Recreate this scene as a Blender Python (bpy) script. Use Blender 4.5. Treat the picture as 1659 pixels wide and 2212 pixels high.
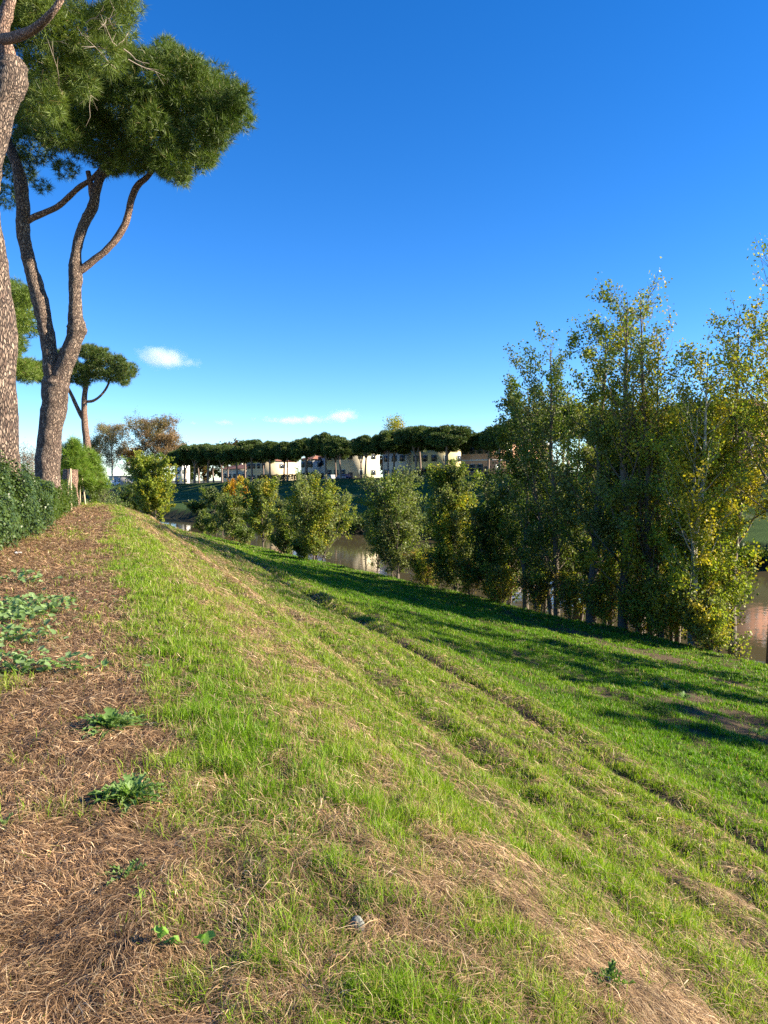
import bpy, math, random
import numpy as np
from mathutils import Vector
R_ = math.radians
for o in list(bpy.data.objects): bpy.data.objects.remove(o)
sc = bpy.context.scene
COL = sc.collection
# ------------------------------------------------------------------ camera
EYE = 1.6; F = 1597.6; PITCH = math.atan(71/F)
cam = bpy.data.cameras.new('camera'); cam_ob = bpy.data.objects.new('camera', cam); COL.objects.link(cam_ob)
cam.sensor_fit = 'VERTICAL'; cam.sensor_height = 36; cam.sensor_width = 27; cam.lens = 26
cam.clip_start = .05; cam.clip_end = 20000
cam_ob.location = (0, 0, EYE); cam_ob.rotation_euler = (R_(90)-PITCH, 0, 0)
sc.camera = cam_ob
# ------------------------------------------------------------------ world, sun, exposure
SUN_EL = R_(25); SUN_AZ = R_(92)         # clockwise from +Y
w = bpy.data.worlds.new('World'); sc.world = w; w.use_nodes = True
nt = w.node_tree; nt.nodes.clear()
sky = nt.nodes.new('ShaderNodeTexSky'); sky.sky_type = 'NISHITA'; sky.sun_disc = False
sky.sun_elevation = SUN_EL; sky.sun_rotation = SUN_AZ
sky.air_density = 1.0; sky.dust_density = 0.0; sky.ozone_density = 4.0; sky.altitude = 1800
hsv = nt.nodes.new('ShaderNodeHueSaturation'); hsv.inputs['Saturation'].default_value = 1.28; hsv.inputs['Hue'].default_value = 0.5085
bg = nt.nodes.new('ShaderNodeBackground'); bg.inputs[1].default_value = 0.087
wo = nt.nodes.new('ShaderNodeOutputWorld')
nt.links.new(sky.outputs[0], hsv.inputs['Color']); nt.links.new(hsv.outputs[0], bg.inputs[0]); nt.links.new(bg.outputs[0], wo.inputs[0])
S = Vector((math.sin(SUN_AZ)*math.cos(SUN_EL), math.cos(SUN_AZ)*math.cos(SUN_EL), math.sin(SUN_EL)))
sl = bpy.data.lights.new('sun', 'SUN'); sl.energy = 5.0; sl.angle = R_(.53); sl.color = (1, .87, .68)
so = bpy.data.objects.new('sun', sl); COL.objects.link(so); so.rotation_euler = S.to_track_quat('Z', 'Y').to_euler(); so.location = (30, -10, 40)
sc.view_settings.view_transform = 'Standard'; sc.view_settings.look = 'None'; sc.view_settings.gamma = 1
sc.view_settings.use_curve_mapping = False; sc.view_settings.exposure = 1.65
cy = sc.cycles
cy.max_bounces = 6; cy.diffuse_bounces = 2; cy.glossy_bounces = 3; cy.transmission_bounces = 3; cy.transparent_max_bounces = 8; cy.volume_bounces = 3
cy.use_denoising = False
cy.sample_clamp_indirect = 4
cy.volume_step_rate = 1; cy.volume_max_steps = 128

rng = np.random.default_rng(7)
# ------------------------------------------------------------------ helpers
def ray(px, py):                      # photo pixel (1659 x 2212) -> direction with y = 1
    dx = (px-829.5)/F; dy = (1106-py)/F
    c, s = math.cos(PITCH), math.sin(PITCH)
    y = c + dy*s; z = -s + dy*c
    return dx/y, z/y
def at(px, py, Y):
    a, b = ray(px, py); return np.array([a*Y, Y, EYE+b*Y])

def _h(ix, iy, seed):
    n = (ix.astype(np.int64)*374761393 + iy.astype(np.int64)*668265263 + seed*1442695041) & 0xffffffff
    n = ((n ^ (n >> 13))*1274126177) & 0xffffffff
    return ((n ^ (n >> 16)) & 0xffff)/65535.0
def vnoise(x, y, seed=0):
    x = np.asarray(x, float); y = np.asarray(y, float)
    ix = np.floor(x); iy = np.floor(y); fx = x-ix; fy = y-iy
    fx = fx*fx*(3-2*fx); fy = fy*fy*(3-2*fy); ix = ix.astype(np.int64); iy = iy.astype(np.int64)
    a = _h(ix, iy, seed); b = _h(ix+1, iy, seed); c = _h(ix, iy+1, seed); d = _h(ix+1, iy+1, seed)
    return (a*(1-fx)+b*fx)*(1-fy) + (c*(1-fx)+d*fx)*fy
def fbm(x, y, seed=0, o=4):
    t = 0; a = .5; n = 0
    for k in range(o):
        t = t + a*vnoise(x*2**k+17.3*k, y*2**k-9.1*k, seed+k); n += a; a *= .5
    return t/n
def sstep(a, b, x):
    t = np.clip((x-a)/(b-a), 0, 1); return t*t*(3-2*t)
def lerp(a, b, t): return a+(b-a)*t

def make_mesh(name, V, polys, cols=None, mat=None, smooth=False, extra=None):
    """polys: list of int arrays (n, k)"""
    me = bpy.data.meshes.new(name)
    V = np.ascontiguousarray(V, dtype=np.float32)
    me.vertices.add(len(V)); me.vertices.foreach_set('co', V.ravel())
    polys = [np.asarray(p, dtype=np.int32) for p in polys if len(p)]
    idx = np.concatenate([p.ravel() for p in polys]); tot = np.concatenate([np.full(len(p), p.shape[1], np.int32) for p in polys])
    st = np.concatenate([[0], np.cumsum(tot)[:-1]]).astype(np.int32)
    me.loops.add(len(idx)); me.loops.foreach_set('vertex_index', idx)
    me.polygons.add(len(tot)); me.polygons.foreach_set('loop_start', st)
    me.update(calc_edges=True)
    if smooth: me.polygons.foreach_set('use_smooth', np.ones(len(tot), bool))
    if cols is not None:
        a = me.color_attributes.new('Col', 'FLOAT_COLOR', 'POINT')
        c = np.ones((len(V), 4), np.float32); c[:, :3] = cols; a.data.foreach_set('color', c.ravel())
    if mat: me.materials.append(mat)
    return me
def link(me, name, parent=None, loc=None):
    o = bpy.data.objects.new(name, me); COL.objects.link(o)
    if parent is not None: o.parent = parent
    if loc is not None: o.location = loc
    return o
def tag(o, label=None, cat=None, group=None, kind=None):
    if label: o['label'] = label
    if cat: o['category'] = cat
    if group: o['group'] = group
    if kind: o['kind'] = kind
    return o
def thing(name, label, cat, loc, group=None):
    o = bpy.data.objects.new(name, None); COL.objects.link(o); o.location = tuple(loc); o.empty_display_size = .3
    return tag(o, label, cat, group)

class MB:                                     # collects quads and tris
    def __init__(s): s.v = []; s.p = {3: [], 4: []}; s.c = []; s.n = 0
    def add(s, V, P, C=None):
        V = np.asarray(V, float).reshape(-1, 3); P = np.asarray(P, int)
        s.v.append(V); s.p[P.shape[1]].append(P+s.n)
        C = np.ones((len(V), 3))*.5 if C is None else np.broadcast_to(np.asarray(C, float), (len(V), 3))
        s.c.append(C); s.n += len(V)
    def build(s, name, mat, parent=None, origin=(0, 0, 0), smooth=False):
        V = np.concatenate(s.v)-np.asarray(origin)
        P = [np.concatenate(s.p[k]) for k in (4, 3) if s.p[k]]
        return link(make_mesh(name, V, P, np.concatenate(s.c), mat, smooth), name, parent)
    def box(s, c, size, ux=(1, 0), C=None):
        ux = np.array([ux[0], ux[1], 0.]); ux /= np.linalg.norm(ux); uy = np.array([-ux[1], ux[0], 0]); uz = np.array([0, 0, 1.])
        c = np.asarray(c, float); V = []
        for k in range(8):
            a, b, d = (k & 1)-.5, ((k >> 1) & 1)-.5, ((k >> 2) & 1)-.5
            V.append(c+ux*a*size[0]+uy*b*size[1]+uz*d*size[2])
        s.add(V, [[0, 2, 3, 1], [4, 5, 7, 6], [0, 1, 5, 4], [2, 6, 7, 3], [0, 4, 6, 2], [1, 3, 7, 5]], C)
    def tube(s, pts, rad, seg=8, rough=0., seed=0, C=None, sub=1, cap=True):
        pts = np.asarray(pts, float); rad = np.asarray(rad, float)*np.ones(len(pts))
        if sub > 1:                            # catmull-rom resample
            P = np.vstack([2*pts[0]-pts[1], pts, 2*pts[-1]-pts[-2]]); out = []; rr = []
            for i in range(1, len(P)-2):
                for k in range(sub):
                    t = k/sub; a, b, c, d = P[i-1:i+3]
                    out.append(.5*((2*b)+(-a+c)*t+(2*a-5*b+4*c-d)*t*t+(-a+3*b-3*c+d)*t**3)); rr.append(lerp(rad[i-1], rad[i], t))
            out.append(pts[-1]); rr.append(rad[-1]); pts = np.array(out); rad = np.array(rr)
        n = len(pts); T = np.gradient(pts, axis=0); T /= np.linalg.norm(T, axis=1)[:, None]+1e-9
        u = np.cross(T[0], [0.31, .9, .2]); u /= np.linalg.norm(u); V = np.zeros((n, seg, 3)); th = np.arange(seg)*2*math.pi/seg
        for i in range(n):
            u = u-T[i]*np.dot(u, T[i]); u /= np.linalg.norm(u); v = np.cross(T[i], u)
            r = rad[i]
            if rough:
                r = r*(1+rough*(2*fbm(th/2/math.pi*6+seed, np.full(seg, i*.7), seed, 3)-1)); r[0:1] = r[0:1]
            V[i] = pts[i]+(np.cos(th)*r)[:, None]*u+(np.sin(th)*r)[:, None]*v
        i, j = np.meshgrid(np.arange(n-1), np.arange(seg), indexing='ij'); j2 = (j+1) % seg
        P = np.stack([i*seg+j, i*seg+j2, (i+1)*seg+j2, (i+1)*seg+j], -1).reshape(-1, 4)
        s.add(V.reshape(-1, 3), P, C)
        if cap:
            for e, k in ((0, 0), (n-1, 1)):
                c = np.vstack([V[e], pts[e][None]]); a = np.arange(seg)
                s.add(c, np.stack([a, np.full(seg, seg), (a+1) % seg], -1) if k == 0 else np.stack([a, (a+1) % seg, np.full(seg, seg)], -1), C)

def rnd_dir(n):
    v = rng.normal(size=(n, 3)); return v/np.linalg.norm(v, axis=1)[:, None]
def norm(v): return v/(np.linalg.norm(v, axis=-1, keepdims=True)+1e-9)

# ------------------------------------------------------------------ materials
def newmat(name):
    m = bpy.data.materials.new(name); m.use_nodes = True; n = m.node_tree; n.nodes.clear()
    out = n.nodes.new('ShaderNodeOutputMaterial'); return m, n, out
def N(n, t, **kw):
    x = n.nodes.new(t)
    for k, v in kw.items():
        if k in x.inputs: x.inputs[k].default_value = v
        else: setattr(x, k, v)
    return x
def leaf_mat(name, rough=.55, trans=.35, spec=.35, tint=(1.15, 1.25, .55)):
    m, n, out = newmat(name)
    a = N(n, 'ShaderNodeAttribute', attribute_name='Col')
    p = N(n, 'ShaderNodeBsdfPrincipled', Roughness=rough); p.inputs['Specular IOR Level'].default_value = spec
    t = N(n, 'ShaderNodeBsdfTranslucent'); mu = N(n, 'ShaderNodeMix', data_type='RGBA', blend_type='MULTIPLY')
    mu.inputs[0].default_value = 1; mu.inputs[7].default_value = (*tint, 1)
    mx = N(n, 'ShaderNodeMixShader'); mx.inputs[0].default_value = trans
    L = n.links.new
    L(a.outputs[0], p.inputs['Base Color']); L(a.outputs[0], mu.inputs[6]); L(mu.outputs[2], t.inputs[0])
    L(p.outputs[0], mx.inputs[1]); L(t.outputs[0], mx.inputs[2]); L(mx.outputs[0], out.inputs[0]); return m
M_LEAF = leaf_mat('leaf', .5, .42, .28)
M_GRASS = leaf_mat('grass_blade', .5, .4, .3)
M_STRAW = leaf_mat('dry_straw', .6, .15, .3, (1.1, 1, .8))
M_NEEDLE = leaf_mat('pine_needle', .5, .22, .35)
M_LAUREL = leaf_mat('laurel_leaf', .42, .2, .38)

def simple(name, col, rough=.7, noise=.15, scale=3., bump=0., metallic=0):
    m, n, out = newmat(name); L = n.links.new
    tc = N(n, 'ShaderNodeTexCoord'); no = N(n, 'ShaderNodeTexNoise', Scale=scale, Detail=6.)
    cr = N(n, 'ShaderNodeMapRange'); cr.inputs[3].default_value = 1-noise; cr.inputs[4].default_value = 1+noise
    mu = N(n, 'ShaderNodeMix', data_type='RGBA', blend_type='MULTIPLY'); mu.inputs[0].default_value = 1; mu.inputs[6].default_value = (*col, 1)
    p = N(n, 'ShaderNodeBsdfPrincipled', Roughness=rough, Metallic=metallic)
    L(tc.outputs['Object'], no.inputs['Vector']); L(no.outputs[0], cr.inputs[0]); L(cr.outputs[0], mu.inputs[7]); L(mu.outputs[2], p.inputs['Base Color'])
    if bump:
        b = N(n, 'ShaderNodeBump', Strength=bump, Distance=.05); L(no.outputs[0], b.inputs['Height']); L(b.outputs[0], p.inputs['Normal'])
    L(p.outputs[0], out.inputs[0]); return m

def bark_mat(name, plate=(.44, .325, .235), plate2=(.14, .085, .06), crack=(.03, .02, .016), sc_=(7., 7., 1.7), bump=1.):
    m, n, out = newmat(name); L = n.links.new
    tc = N(n, 'ShaderNodeTexCoord'); mp = N(n, 'ShaderNodeMapping'); mp.inputs['Scale'].default_value = sc_
    nz = N(n, 'ShaderNodeTexNoise', Scale=1.6, Detail=4.); add = N(n, 'ShaderNodeMix', data_type='VECTOR'); add.inputs[0].default_value = .3
    L(tc.outputs['Object'], mp.inputs[0]); L(mp.outputs[0], nz.inputs['Vector']); L(mp.outputs[0], add.inputs[4]); L(nz.outputs[1], add.inputs[5])
    v = N(n, 'ShaderNodeTexVoronoi', feature='DISTANCE_TO_EDGE'); v2 = N(n, 'ShaderNodeTexVoronoi', feature='F1')
    L(add.outputs[1], v.inputs['Vector']); L(add.outputs[1], v2.inputs['Vector'])
    r = N(n, 'ShaderNodeMapRange'); r.inputs[2].default_value = .22; L(v.outputs['Distance'], r.inputs[0])
    sx = N(n, 'ShaderNodeSeparateColor'); L(v2.outputs['Color'], sx.inputs[0])
    c1 = N(n, 'ShaderNodeMix', data_type='RGBA'); c1.inputs[6].default_value = (*plate2, 1); c1.inputs[7].default_value = (*plate, 1); L(sx.outputs[0], c1.inputs[0])
    fn = N(n, 'ShaderNodeTexNoise', Scale=28., Detail=6.); L(tc.outputs['Object'], fn.inputs['Vector'])
    fr = N(n, 'ShaderNodeMapRange'); fr.inputs[3].default_value = .6; fr.inputs[4].default_value = 1.35; L(fn.outputs[0], fr.inputs[0])
    c3 = N(n, 'ShaderNodeMix', data_type='RGBA', blend_type='MULTIPLY'); c3.inputs[0].default_value = 1; L(c1.outputs[2], c3.inputs[6]); L(fr.outputs[0], c3.inputs[7])
    c2 = N(n, 'ShaderNodeMix', data_type='RGBA'); c2.inputs[6].default_value = (*crack, 1); L(r.outputs[0], c2.inputs[0]); L(c3.outputs[2], c2.inputs[7])
    hs = N(n, 'ShaderNodeMath', operation='MULTIPLY_ADD'); hs.inputs[1].default_value = .35; L(fn.outputs[0], hs.inputs[0]); L(r.outputs[0], hs.inputs[2])
    b = N(n, 'ShaderNodeBump', Strength=bump, Distance=.05); L(hs.outputs[0], b.inputs['Height'])
    p = N(n, 'ShaderNodeBsdfPrincipled', Roughness=.85); L(c2.outputs[2], p.inputs['Base Color']); L(b.outputs[0], p.inputs['Normal']); L(p.outputs[0], out.inputs[0]); return m
M_BARK = bark_mat('pine_bark')
M_BARKU = bark_mat('pine_upper_bark', (.50, .32, .22), (.27, .16, .11), (.06, .035, .025), (6, 6, 2.6), .8)
M_POPBARK = simple('poplar_bark', (.12, .095, .07), .85, .5, 6, .6)
M_PALEB = simple('pale_poplar_bark', (.36, .33, .26), .8, .4, 5, .4)
M_TWIG = simple('pale_twig', (.3, .24, .18), .8, .3, 4)

# ------------------------------------------------------------------ terrain
WATER = -6.9
def crest_s(X, Y): return X + .384*Y + .5*np.where(Y > 42, (Y-42)**2/((Y-42)+8), 0)
def toe_s(Y):
    Yc = np.maximum(Y, -60); return crest_s(28.5-.577*Yc, Yc)
PS = np.array([-60, -25, -14, -6, -3, .7, 1.2, 1.9, 3.0, 3.5, 4.4, 4.7, 6.0, 6.4, 7.2]); PZ = np.array([-3, -3, -2, -.25, .03, .0, -.07, -.33, -.76, -1.02, -1.33, -1.43, -1.86, -2.02, -2.2])
def far_a(X, Y):
    sh = 100.3-.906*Y; tp = 149-.874*Y
    return (X-sh)/(tp-sh)
def far_top(Y): return np.clip(3.4-.0235*(Y-110), -1.2, 4)
FA = np.array([-.3, 0, .06, .15, .42, .46, .60, .64, .78, .82, .97, 1.0]); FZ = np.array([-1.6, 0, .2, .22, .36, .375, .56, .57, .77, .78, .985, 1.0])
def ground(X, Y, micro=True):
    X = np.asarray(X, float); Y = np.asarray(Y, float)
    s = crest_s(X, Y); ts = toe_s(Y)
    z = np.interp(s, PS, PZ)
    q = np.clip((s-7.2)/(ts-7.2), 0, 1)
    z = np.where(s > 7.2, -2.2-2.75*(1-(1-q)**1.45), z)
    b = s-ts
    z = np.where(b > 0, np.interp(b, [0, .8, 6.5, 9, 14], [-4.95, -5.1, WATER+.02, -7.8, -9.]), z)
    a = far_a(X, Y); ft = far_top(Y)
    zf = WATER + np.interp(a, FA, FZ)*(ft-WATER)
    zf = np.where(a < 0, WATER+a*9, zf)
    far = (a > -.3) & (b > 0)
    z = np.where(far, np.maximum(z, zf), z)
    if micro:
        al = Y*.93-X*.36
        nz = np.clip(1-b/4, 0, 1)*(b < 4)
        slope = sstep(.8, 2.5, s)
        z = z + nz*(.035*(fbm(X*1.7, Y*1.7, 3, 3)-.5)
                    + slope*.34*(fbm(s*1.25, al*.16, 11, 3)-.5)
                    + .10*slope*(fbm(X*.8, Y*.8, 5, 3)-.5)
                    + .06*(fbm(X*5, Y*5, 8, 3)-.5)
                    - .05*np.exp(-((s-4.6)/.22)**2) - .13*np.exp(-((s-6.3)/.24)**2) + .06*np.exp(-((s-5.6)/.35)**2) + .06*np.exp(-((s-6.95)/.3)**2)
                    + .06*np.exp(-((s-2.85)/.25)**2))
        z = z + np.where(far & (a > 0), .25*(fbm(X*.25, Y*.25, 21, 3)-.5), 0)
    return z
def gz(x, y): return float(ground(np.array([x]), np.array([y]))[0])

def surf(X, Y):
    """weights: litter, straw, bare earth, green density 0..1"""
    s = crest_s(X, Y); al = Y*.93-X*.36; d = np.hypot(X, Y)
    n1 = fbm(X*1.1, Y*1.1, 31, 4)-.5; n2 = fbm(s*1.3, al*.22, 37, 4)-.5; n3 = fbm(X*.35, Y*.35, 41, 3)-.5
    bnd = .24 + .22*np.exp(-np.maximum(Y-1.5,0)/2.2) + n1*1.1
    bnd = np.where(Y > 16, bnd+sstep(16, 40, Y)*.5, bnd)
    litter = 1-sstep(bnd-.3, bnd+.3, s)
    litter = litter*(1-.75*sstep(38, 46, Y))*(1-.12*sstep(.58, .70, fbm(X*.9+3, Y*.9, 77, 3)))
    w = .55+.15*n3
    straw = np.exp(-((s-1.75-.25*n3)/w)**2)*(.62+2.6*n2)
    straw = np.maximum(straw, 1.05*np.exp(-((s-2.95)/.2)**2)*sstep(9, 16, d))
    straw = np.maximum(straw, sstep(.54, .66, fbm(s*1.6, al*.3, 91, 4))*.5*sstep(0, 2, s)*(1-sstep(4, 6, s)))
    straw = np.maximum(straw, (1-sstep(2.4, 4.2, d))*sstep(1.0, 1.5, s)*.85*sstep(.34, .54, fbm(X*1.5, Y*1.5, 97, 3)))
    straw = np.clip(straw, 0, 1)
    bare = np.exp(-((s-6.3)/.3)**2)*(1.35+1.*n2) + .7*np.exp(-((s-4.6-.5*n3)/.26)**2)*(.8+2*n2)*(1-.8*sstep(12, 22, Y))
    bb = np.exp(-((s-18.3+3*n3)/1.9)**2)*sstep(14, 19, Y)*(1-sstep(30, 38, Y))*sstep(.40, .55, fbm(X*.7, Y*.7, 55, 4))
    bb = bb + np.exp(-((s-13+3*n3)/3.5)**2)*(1-sstep(15, 24, Y))*sstep(.50, .62, fbm(s*.9, al*.3, 57, 4))*.9
    bare = np.clip(bare+bb, 0, 1)
    green = np.clip(1-litter*.985-straw*.72-bare*.97, .015, 1)
    green = green*(.25+1.5*sstep(.3, .65, fbm(X*1.9, Y*1.9, 61, 4)))*lerp(.75, 1., sstep(3, 9, d))
    return litter, straw, bare, np.clip(green, 0, 1)

def axis(lo, fine0, fine1, hi, d0, gr):
    a = list(np.arange(fine0, fine1, d0)); st = d0
    while a[-1] < hi: st = min(st*gr, 40); a.append(a[-1]+st)
    st = d0
    while a[0] > lo: st = min(st*gr, 40); a.insert(0, a[0]-st)
    return np.array(a)
gx = axis(-900, -5.5, 7, 900, .1, 1.018); gy = axis(-60, 1.2, 9, 1500, .1, 1.018)
GX, GY = np.meshgrid(gx, gy); X = GX.ravel(); Y = GY.ravel(); Z = ground(X, Y)
li, st_, ba, gr = surf(X, Y); s_ = crest_s(X, Y); b_ = s_-toe_s(Y); a_ = far_a(X, Y)
def C(*c): return np.array(c)
nn = fbm(X*3, Y*3, 71, 4)[:, None]; nf = fbm(X*.5, Y*.5, 73, 4)[:, None]
soil = lerp(C(.07, .048, .03), C(.12, .085, .055), nn)
gcol = lerp(C(.05, .075, .014), C(.10, .13, .025), nn)
col = lerp(soil, gcol, np.clip(gr*1.15, 0, 1)[:, None])
col = lerp(col, lerp(C(.07, .04, .025), C(.15, .085, .045), nn), li[:, None]*.9)
col = lerp(col, lerp(C(.10, .075, .04), C(.22, .165, .09), nn), st_[:, None]*.65)
col = lerp(col, lerp(C(.08, .058, .038), C(.17, .125, .08), nn), ba[:, None]*.8)
bank = sstep(.0, 1.2, b_)[:, None]
col = lerp(col, lerp(C(.05, .045, .025), C(.10, .08, .04), nn), bank)
farm = ((b_ > 0) & (a_ > -.2))[:, None]
fgc = lerp(C(.028, .06, .014), C(.06, .10, .024), nf)
fgc = np.where(((a_ > .42) & (a_ < .46) | (a_ > .60) & (a_ < .64) | (a_ > .78) & (a_ < .815))[:, None], C(.11, .13, .05), fgc)
fgc = np.where((a_ < .06)[:, None], C(.04, .04, .02), fgc)
fgc = np.where((a_ > 1.12)[:, None], lerp(C(.07, .075, .04), C(.12, .11, .08), nf), fgc)
col = np.where(farm, fgc, col)
nxg, nyg = len(gx), len(gy); i, j = np.meshgrid(np.arange(nyg-1), np.arange(nxg-1), indexing='ij')
P = np.stack([i*nxg+j, i*nxg+j+1, (i+1)*nxg+j+1, (i+1)*nxg+j], -1).reshape(-1, 4)
m, n, out = newmat('ground'); L = n.links.new
at_ = N(n, 'ShaderNodeAttribute', attribute_name='Col'); tc = N(n, 'ShaderNodeTexCoord')
n1 = N(n, 'ShaderNodeTexNoise', Scale=38., Detail=8., Roughness=.7); n2 = N(n, 'ShaderNodeTexNoise', Scale=5., Detail=8., Roughness=.7)
L(tc.outputs['Object'], n1.inputs['Vector']); L(tc.outputs['Object'], n2.inputs['Vector'])
ad = N(n, 'ShaderNodeMath', operation='ADD'); L(n1.outputs[0], ad.inputs[0]); L(n2.outputs[0], ad.inputs[1])
mr = N(n, 'ShaderNodeMapRange'); mr.inputs[1].default_value = .6; mr.inputs[2].default_value = 1.4; mr.inputs[3].default_value = .45; mr.inputs[4].default_value = 1.5; L(ad.outputs[0], mr.inputs[0])
mu = N(n, 'ShaderNodeMix', data_type='RGBA', blend_type='MULTIPLY'); mu.inputs[0].default_value = 1; L(at_.outputs[0], mu.inputs[6]); L(mr.outputs[0], mu.inputs[7])
bp = N(n, 'ShaderNodeBump', Strength=.8, Distance=.06); L(ad.outputs[0], bp.inputs['Height'])
p = N(n, 'ShaderNodeBsdfPrincipled', Roughness=.95); p.inputs['Specular IOR Level'].default_value = .1
L(mu.outputs[2], p.inputs['Base Color']); L(bp.outputs[0], p.inputs['Normal']); L(p.outputs[0], out.inputs[0])
tag(link(make_mesh('ground', np.stack([X, Y, Z], -1), [P], col, m, True), 'ground'), 'grassy river embankment with pine litter along its crest', kind='structure')

# river
m, n, out = newmat('river_water'); L = n.links.new
tc = N(n, 'ShaderNodeTexCoord'); mp = N(n, 'ShaderNodeMapping'); mp.inputs['Scale'].default_value = (1, 1, 1); mp.inputs['Rotation'].default_value = (0, 0, R_(42))
n1 = N(n, 'ShaderNodeTexNoise', Scale=1.3, Detail=5.); L(tc.outputs['Object'], mp.inputs[0]); L(mp.outputs[0], n1.inputs['Vector'])
bp = N(n, 'ShaderNodeBump', Strength=.10, Distance=.06); L(n1.outputs[0], bp.inputs['Height'])
p = N(n, 'ShaderNodeBsdfPrincipled', Roughness=.04, IOR=1.33); p.inputs['Base Color'].default_value = (.085, .07, .035, 1)
L(bp.outputs[0], p.inputs['Normal']); L(p.outputs[0], out.inputs[0])
V = [(-700, -60, WATER), (300, -60, WATER), (300, 900, WATER), (-700, 900, WATER)]
tag(link(make_mesh('river', np.array(V, float), [np.array([[0, 1, 2, 3]])], None, m), 'river'), 'brown slow river between the embankments', kind='structure')

# ------------------------------------------------------------------ grass and litter
def polar(nn_, r0, r1, pw, a0=-44, a1=44):
    u = rng.random(nn_); e = 1-pw+1            # density ~ r^-pw per m2 -> r^(1-pw) dr
    r = (r0**e + u*(r1**e-r0**e))**(1/e) if abs(e) > 1e-6 else r0*(r1/r0)**u
    th = R_(1)*(a0+rng.random(nn_)*(a1-a0)); return np.sin(th)*r, np.cos(th)*r, r
def blades(X, Y, h, wd, az, lean, curve, col, z=None, tipcol=1.25):
    n_ = len(X); Z = ground(X, Y) if z is None else z
    base = np.stack([X, Y, Z-.004], -1)
    dirv = np.stack([np.cos(az), np.sin(az), np.zeros(n_)], -1)
    fa = rng.random(n_)*2*math.pi; side = np.stack([np.cos(fa), np.sin(fa), np.zeros(n_)], -1)*(wd/2)[:, None]
    up = np.array([0, 0, 1.])
    l1 = lean; l2 = lean+curve
    mid = base + (dirv*np.sin(l1)[:, None]+up*np.cos(l1)[:, None])*(h*.5)[:, None]
    tip = mid + (dirv*np.sin(l2)[:, None]+up*np.cos(l2)[:, None])*(h*.5)[:, None]
    V = np.stack([base-side, base+side, mid+side*.8, mid-side*.8, tip], 1).reshape(-1, 3)
    k = np.arange(n_)*5
    Q = np.stack([k, k+1, k+2, k+3], -1); T = np.stack([k+3, k+2, k+4], -1)
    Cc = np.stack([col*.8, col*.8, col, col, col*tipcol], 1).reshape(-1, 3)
    return V, Q, T, Cc
def grass_obj(name, label, parts, mat):
    V = []; Q = []; T = []; Cc = []; n_ = 0
    for v, q, t, c in parts:
        V.append(v); Q.append(q+n_); T.append(t+n_); Cc.append(c); n_ += len(v)
    tag(link(make_mesh(name, np.concatenate(V), [np.concatenate(Q), np.concatenate(T)], np.concatenate(Cc), mat), name), label, 'grass', kind='stuff')
# green blades
X, Y, r = polar(2300000, 1.4, 95, 1.5, -38, 40)
s = crest_s(X, Y); b = s-toe_s(Y); li, st_, ba, gr = surf(X, Y)
cl = fbm(X*5, Y*5, 101, 3)
keep = (rng.random(len(X)) < np.clip(gr*(.35+1.3*sstep(.36, .62, cl)), 0, 1)) & (b < .5) & (s > -4)
X, Y, r, s, li, st_, ba, cl, gr = [q[keep] for q in (X, Y, r, s, li, st_, ba, cl, gr)]
n_ = len(X)
near = 1-sstep(3, 9, r)
top = (1-sstep(.9, 2.6, s))
h = (.028+.035*rng.random(n_)+.04*sstep(.42, .75, cl))*(1+.35*top)*(1+.5*near*rng.random(n_)**3)*(1+r/60)
h *= np.where(rng.random(n_) < .04, 1.6, 1)*lerp(.72, 1, sstep(2.2, 4.5, r))
wd = (.0021+.0018*rng.random(n_))*(np.maximum(r, 2.5)/2.5)**.80
az = rng.random(n_)*2*math.pi; lean = rng.random(n_)**1.5*1.0; cv = rng.random(n_)*1.1
t1 = rng.random(n_)[:, None]; fld = fbm(s*.9, (Y*.93-X*.36)*.2, 107, 4)[:, None]
yel = np.clip((1-sstep(5, 11, s))[:, None]*.5+.9*(fld-.5)+.35*st_[:, None]+.25*li[:, None], 0, 1)
g1 = lerp(C(.075, .18, .006), C(.19, .28, .014), yel); g2 = lerp(C(.15, .29, .01), C(.33, .41, .03), yel)
cg = lerp(g1, g2, t1)*(.72+.62*rng.random((n_, 1)))
shade_strip = (sstep(3.1, 3.5, s)*(1-sstep(5, 8, s))*sstep(12, 22, r))[:, None]*.6; cg = lerp(cg, lerp(C(.045, .11, .012), C(.08, .17, .015), t1), shade_strip)  # shaded strip along the distant slope, painted into the blade colour
dry = (rng.random(n_) < .07+.22*st_+.10*yel[:, 0])
cg[dry] = lerp(C(.36, .27, .12), C(.58, .48, .27), rng.random((dry.sum(), 1)))
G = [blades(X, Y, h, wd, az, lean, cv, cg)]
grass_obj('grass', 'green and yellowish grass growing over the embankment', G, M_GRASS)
# tall tufts in the near grass
tx, ty, tr = polar(1500, 1.6, 16, 1.4, -32, 34); ts_ = crest_s(tx, ty); _, tst, _, tg = surf(tx, ty)
k = (ts_ > .05) & (ts_ < 5) & (rng.random(len(tx)) < tg*.35*np.where(ts_ < 1.3, 1, .35)); tx, ty, tr = tx[k], ty[k], tr[k]
per = 16; X = np.repeat(tx, per)+rng.normal(0, .028, len(tx)*per); Y = np.repeat(ty, per)+rng.normal(0, .028, len(tx)*per); rr = np.repeat(tr, per)
n_ = len(X); h = .06+.10*rng.random(n_); wd = (.003+.0025*rng.random(n_))*(np.maximum(rr, 2.5)/2.5)**.6
cg = lerp(C(.13, .24, .02), C(.30, .36, .05), rng.random((n_, 1))); dry = rng.random(n_) < .15
cg[dry] = lerp(C(.4, .3, .14), C(.62, .52, .3), rng.random((dry.sum(), 1)))
grass_obj('tall_grass', 'taller grass tufts along the edge of the path', [blades(X, Y, h, wd, rng.random(n_)*6.28, rng.random(n_)*.7, rng.random(n_)*1.5, cg)], M_GRASS)

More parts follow.
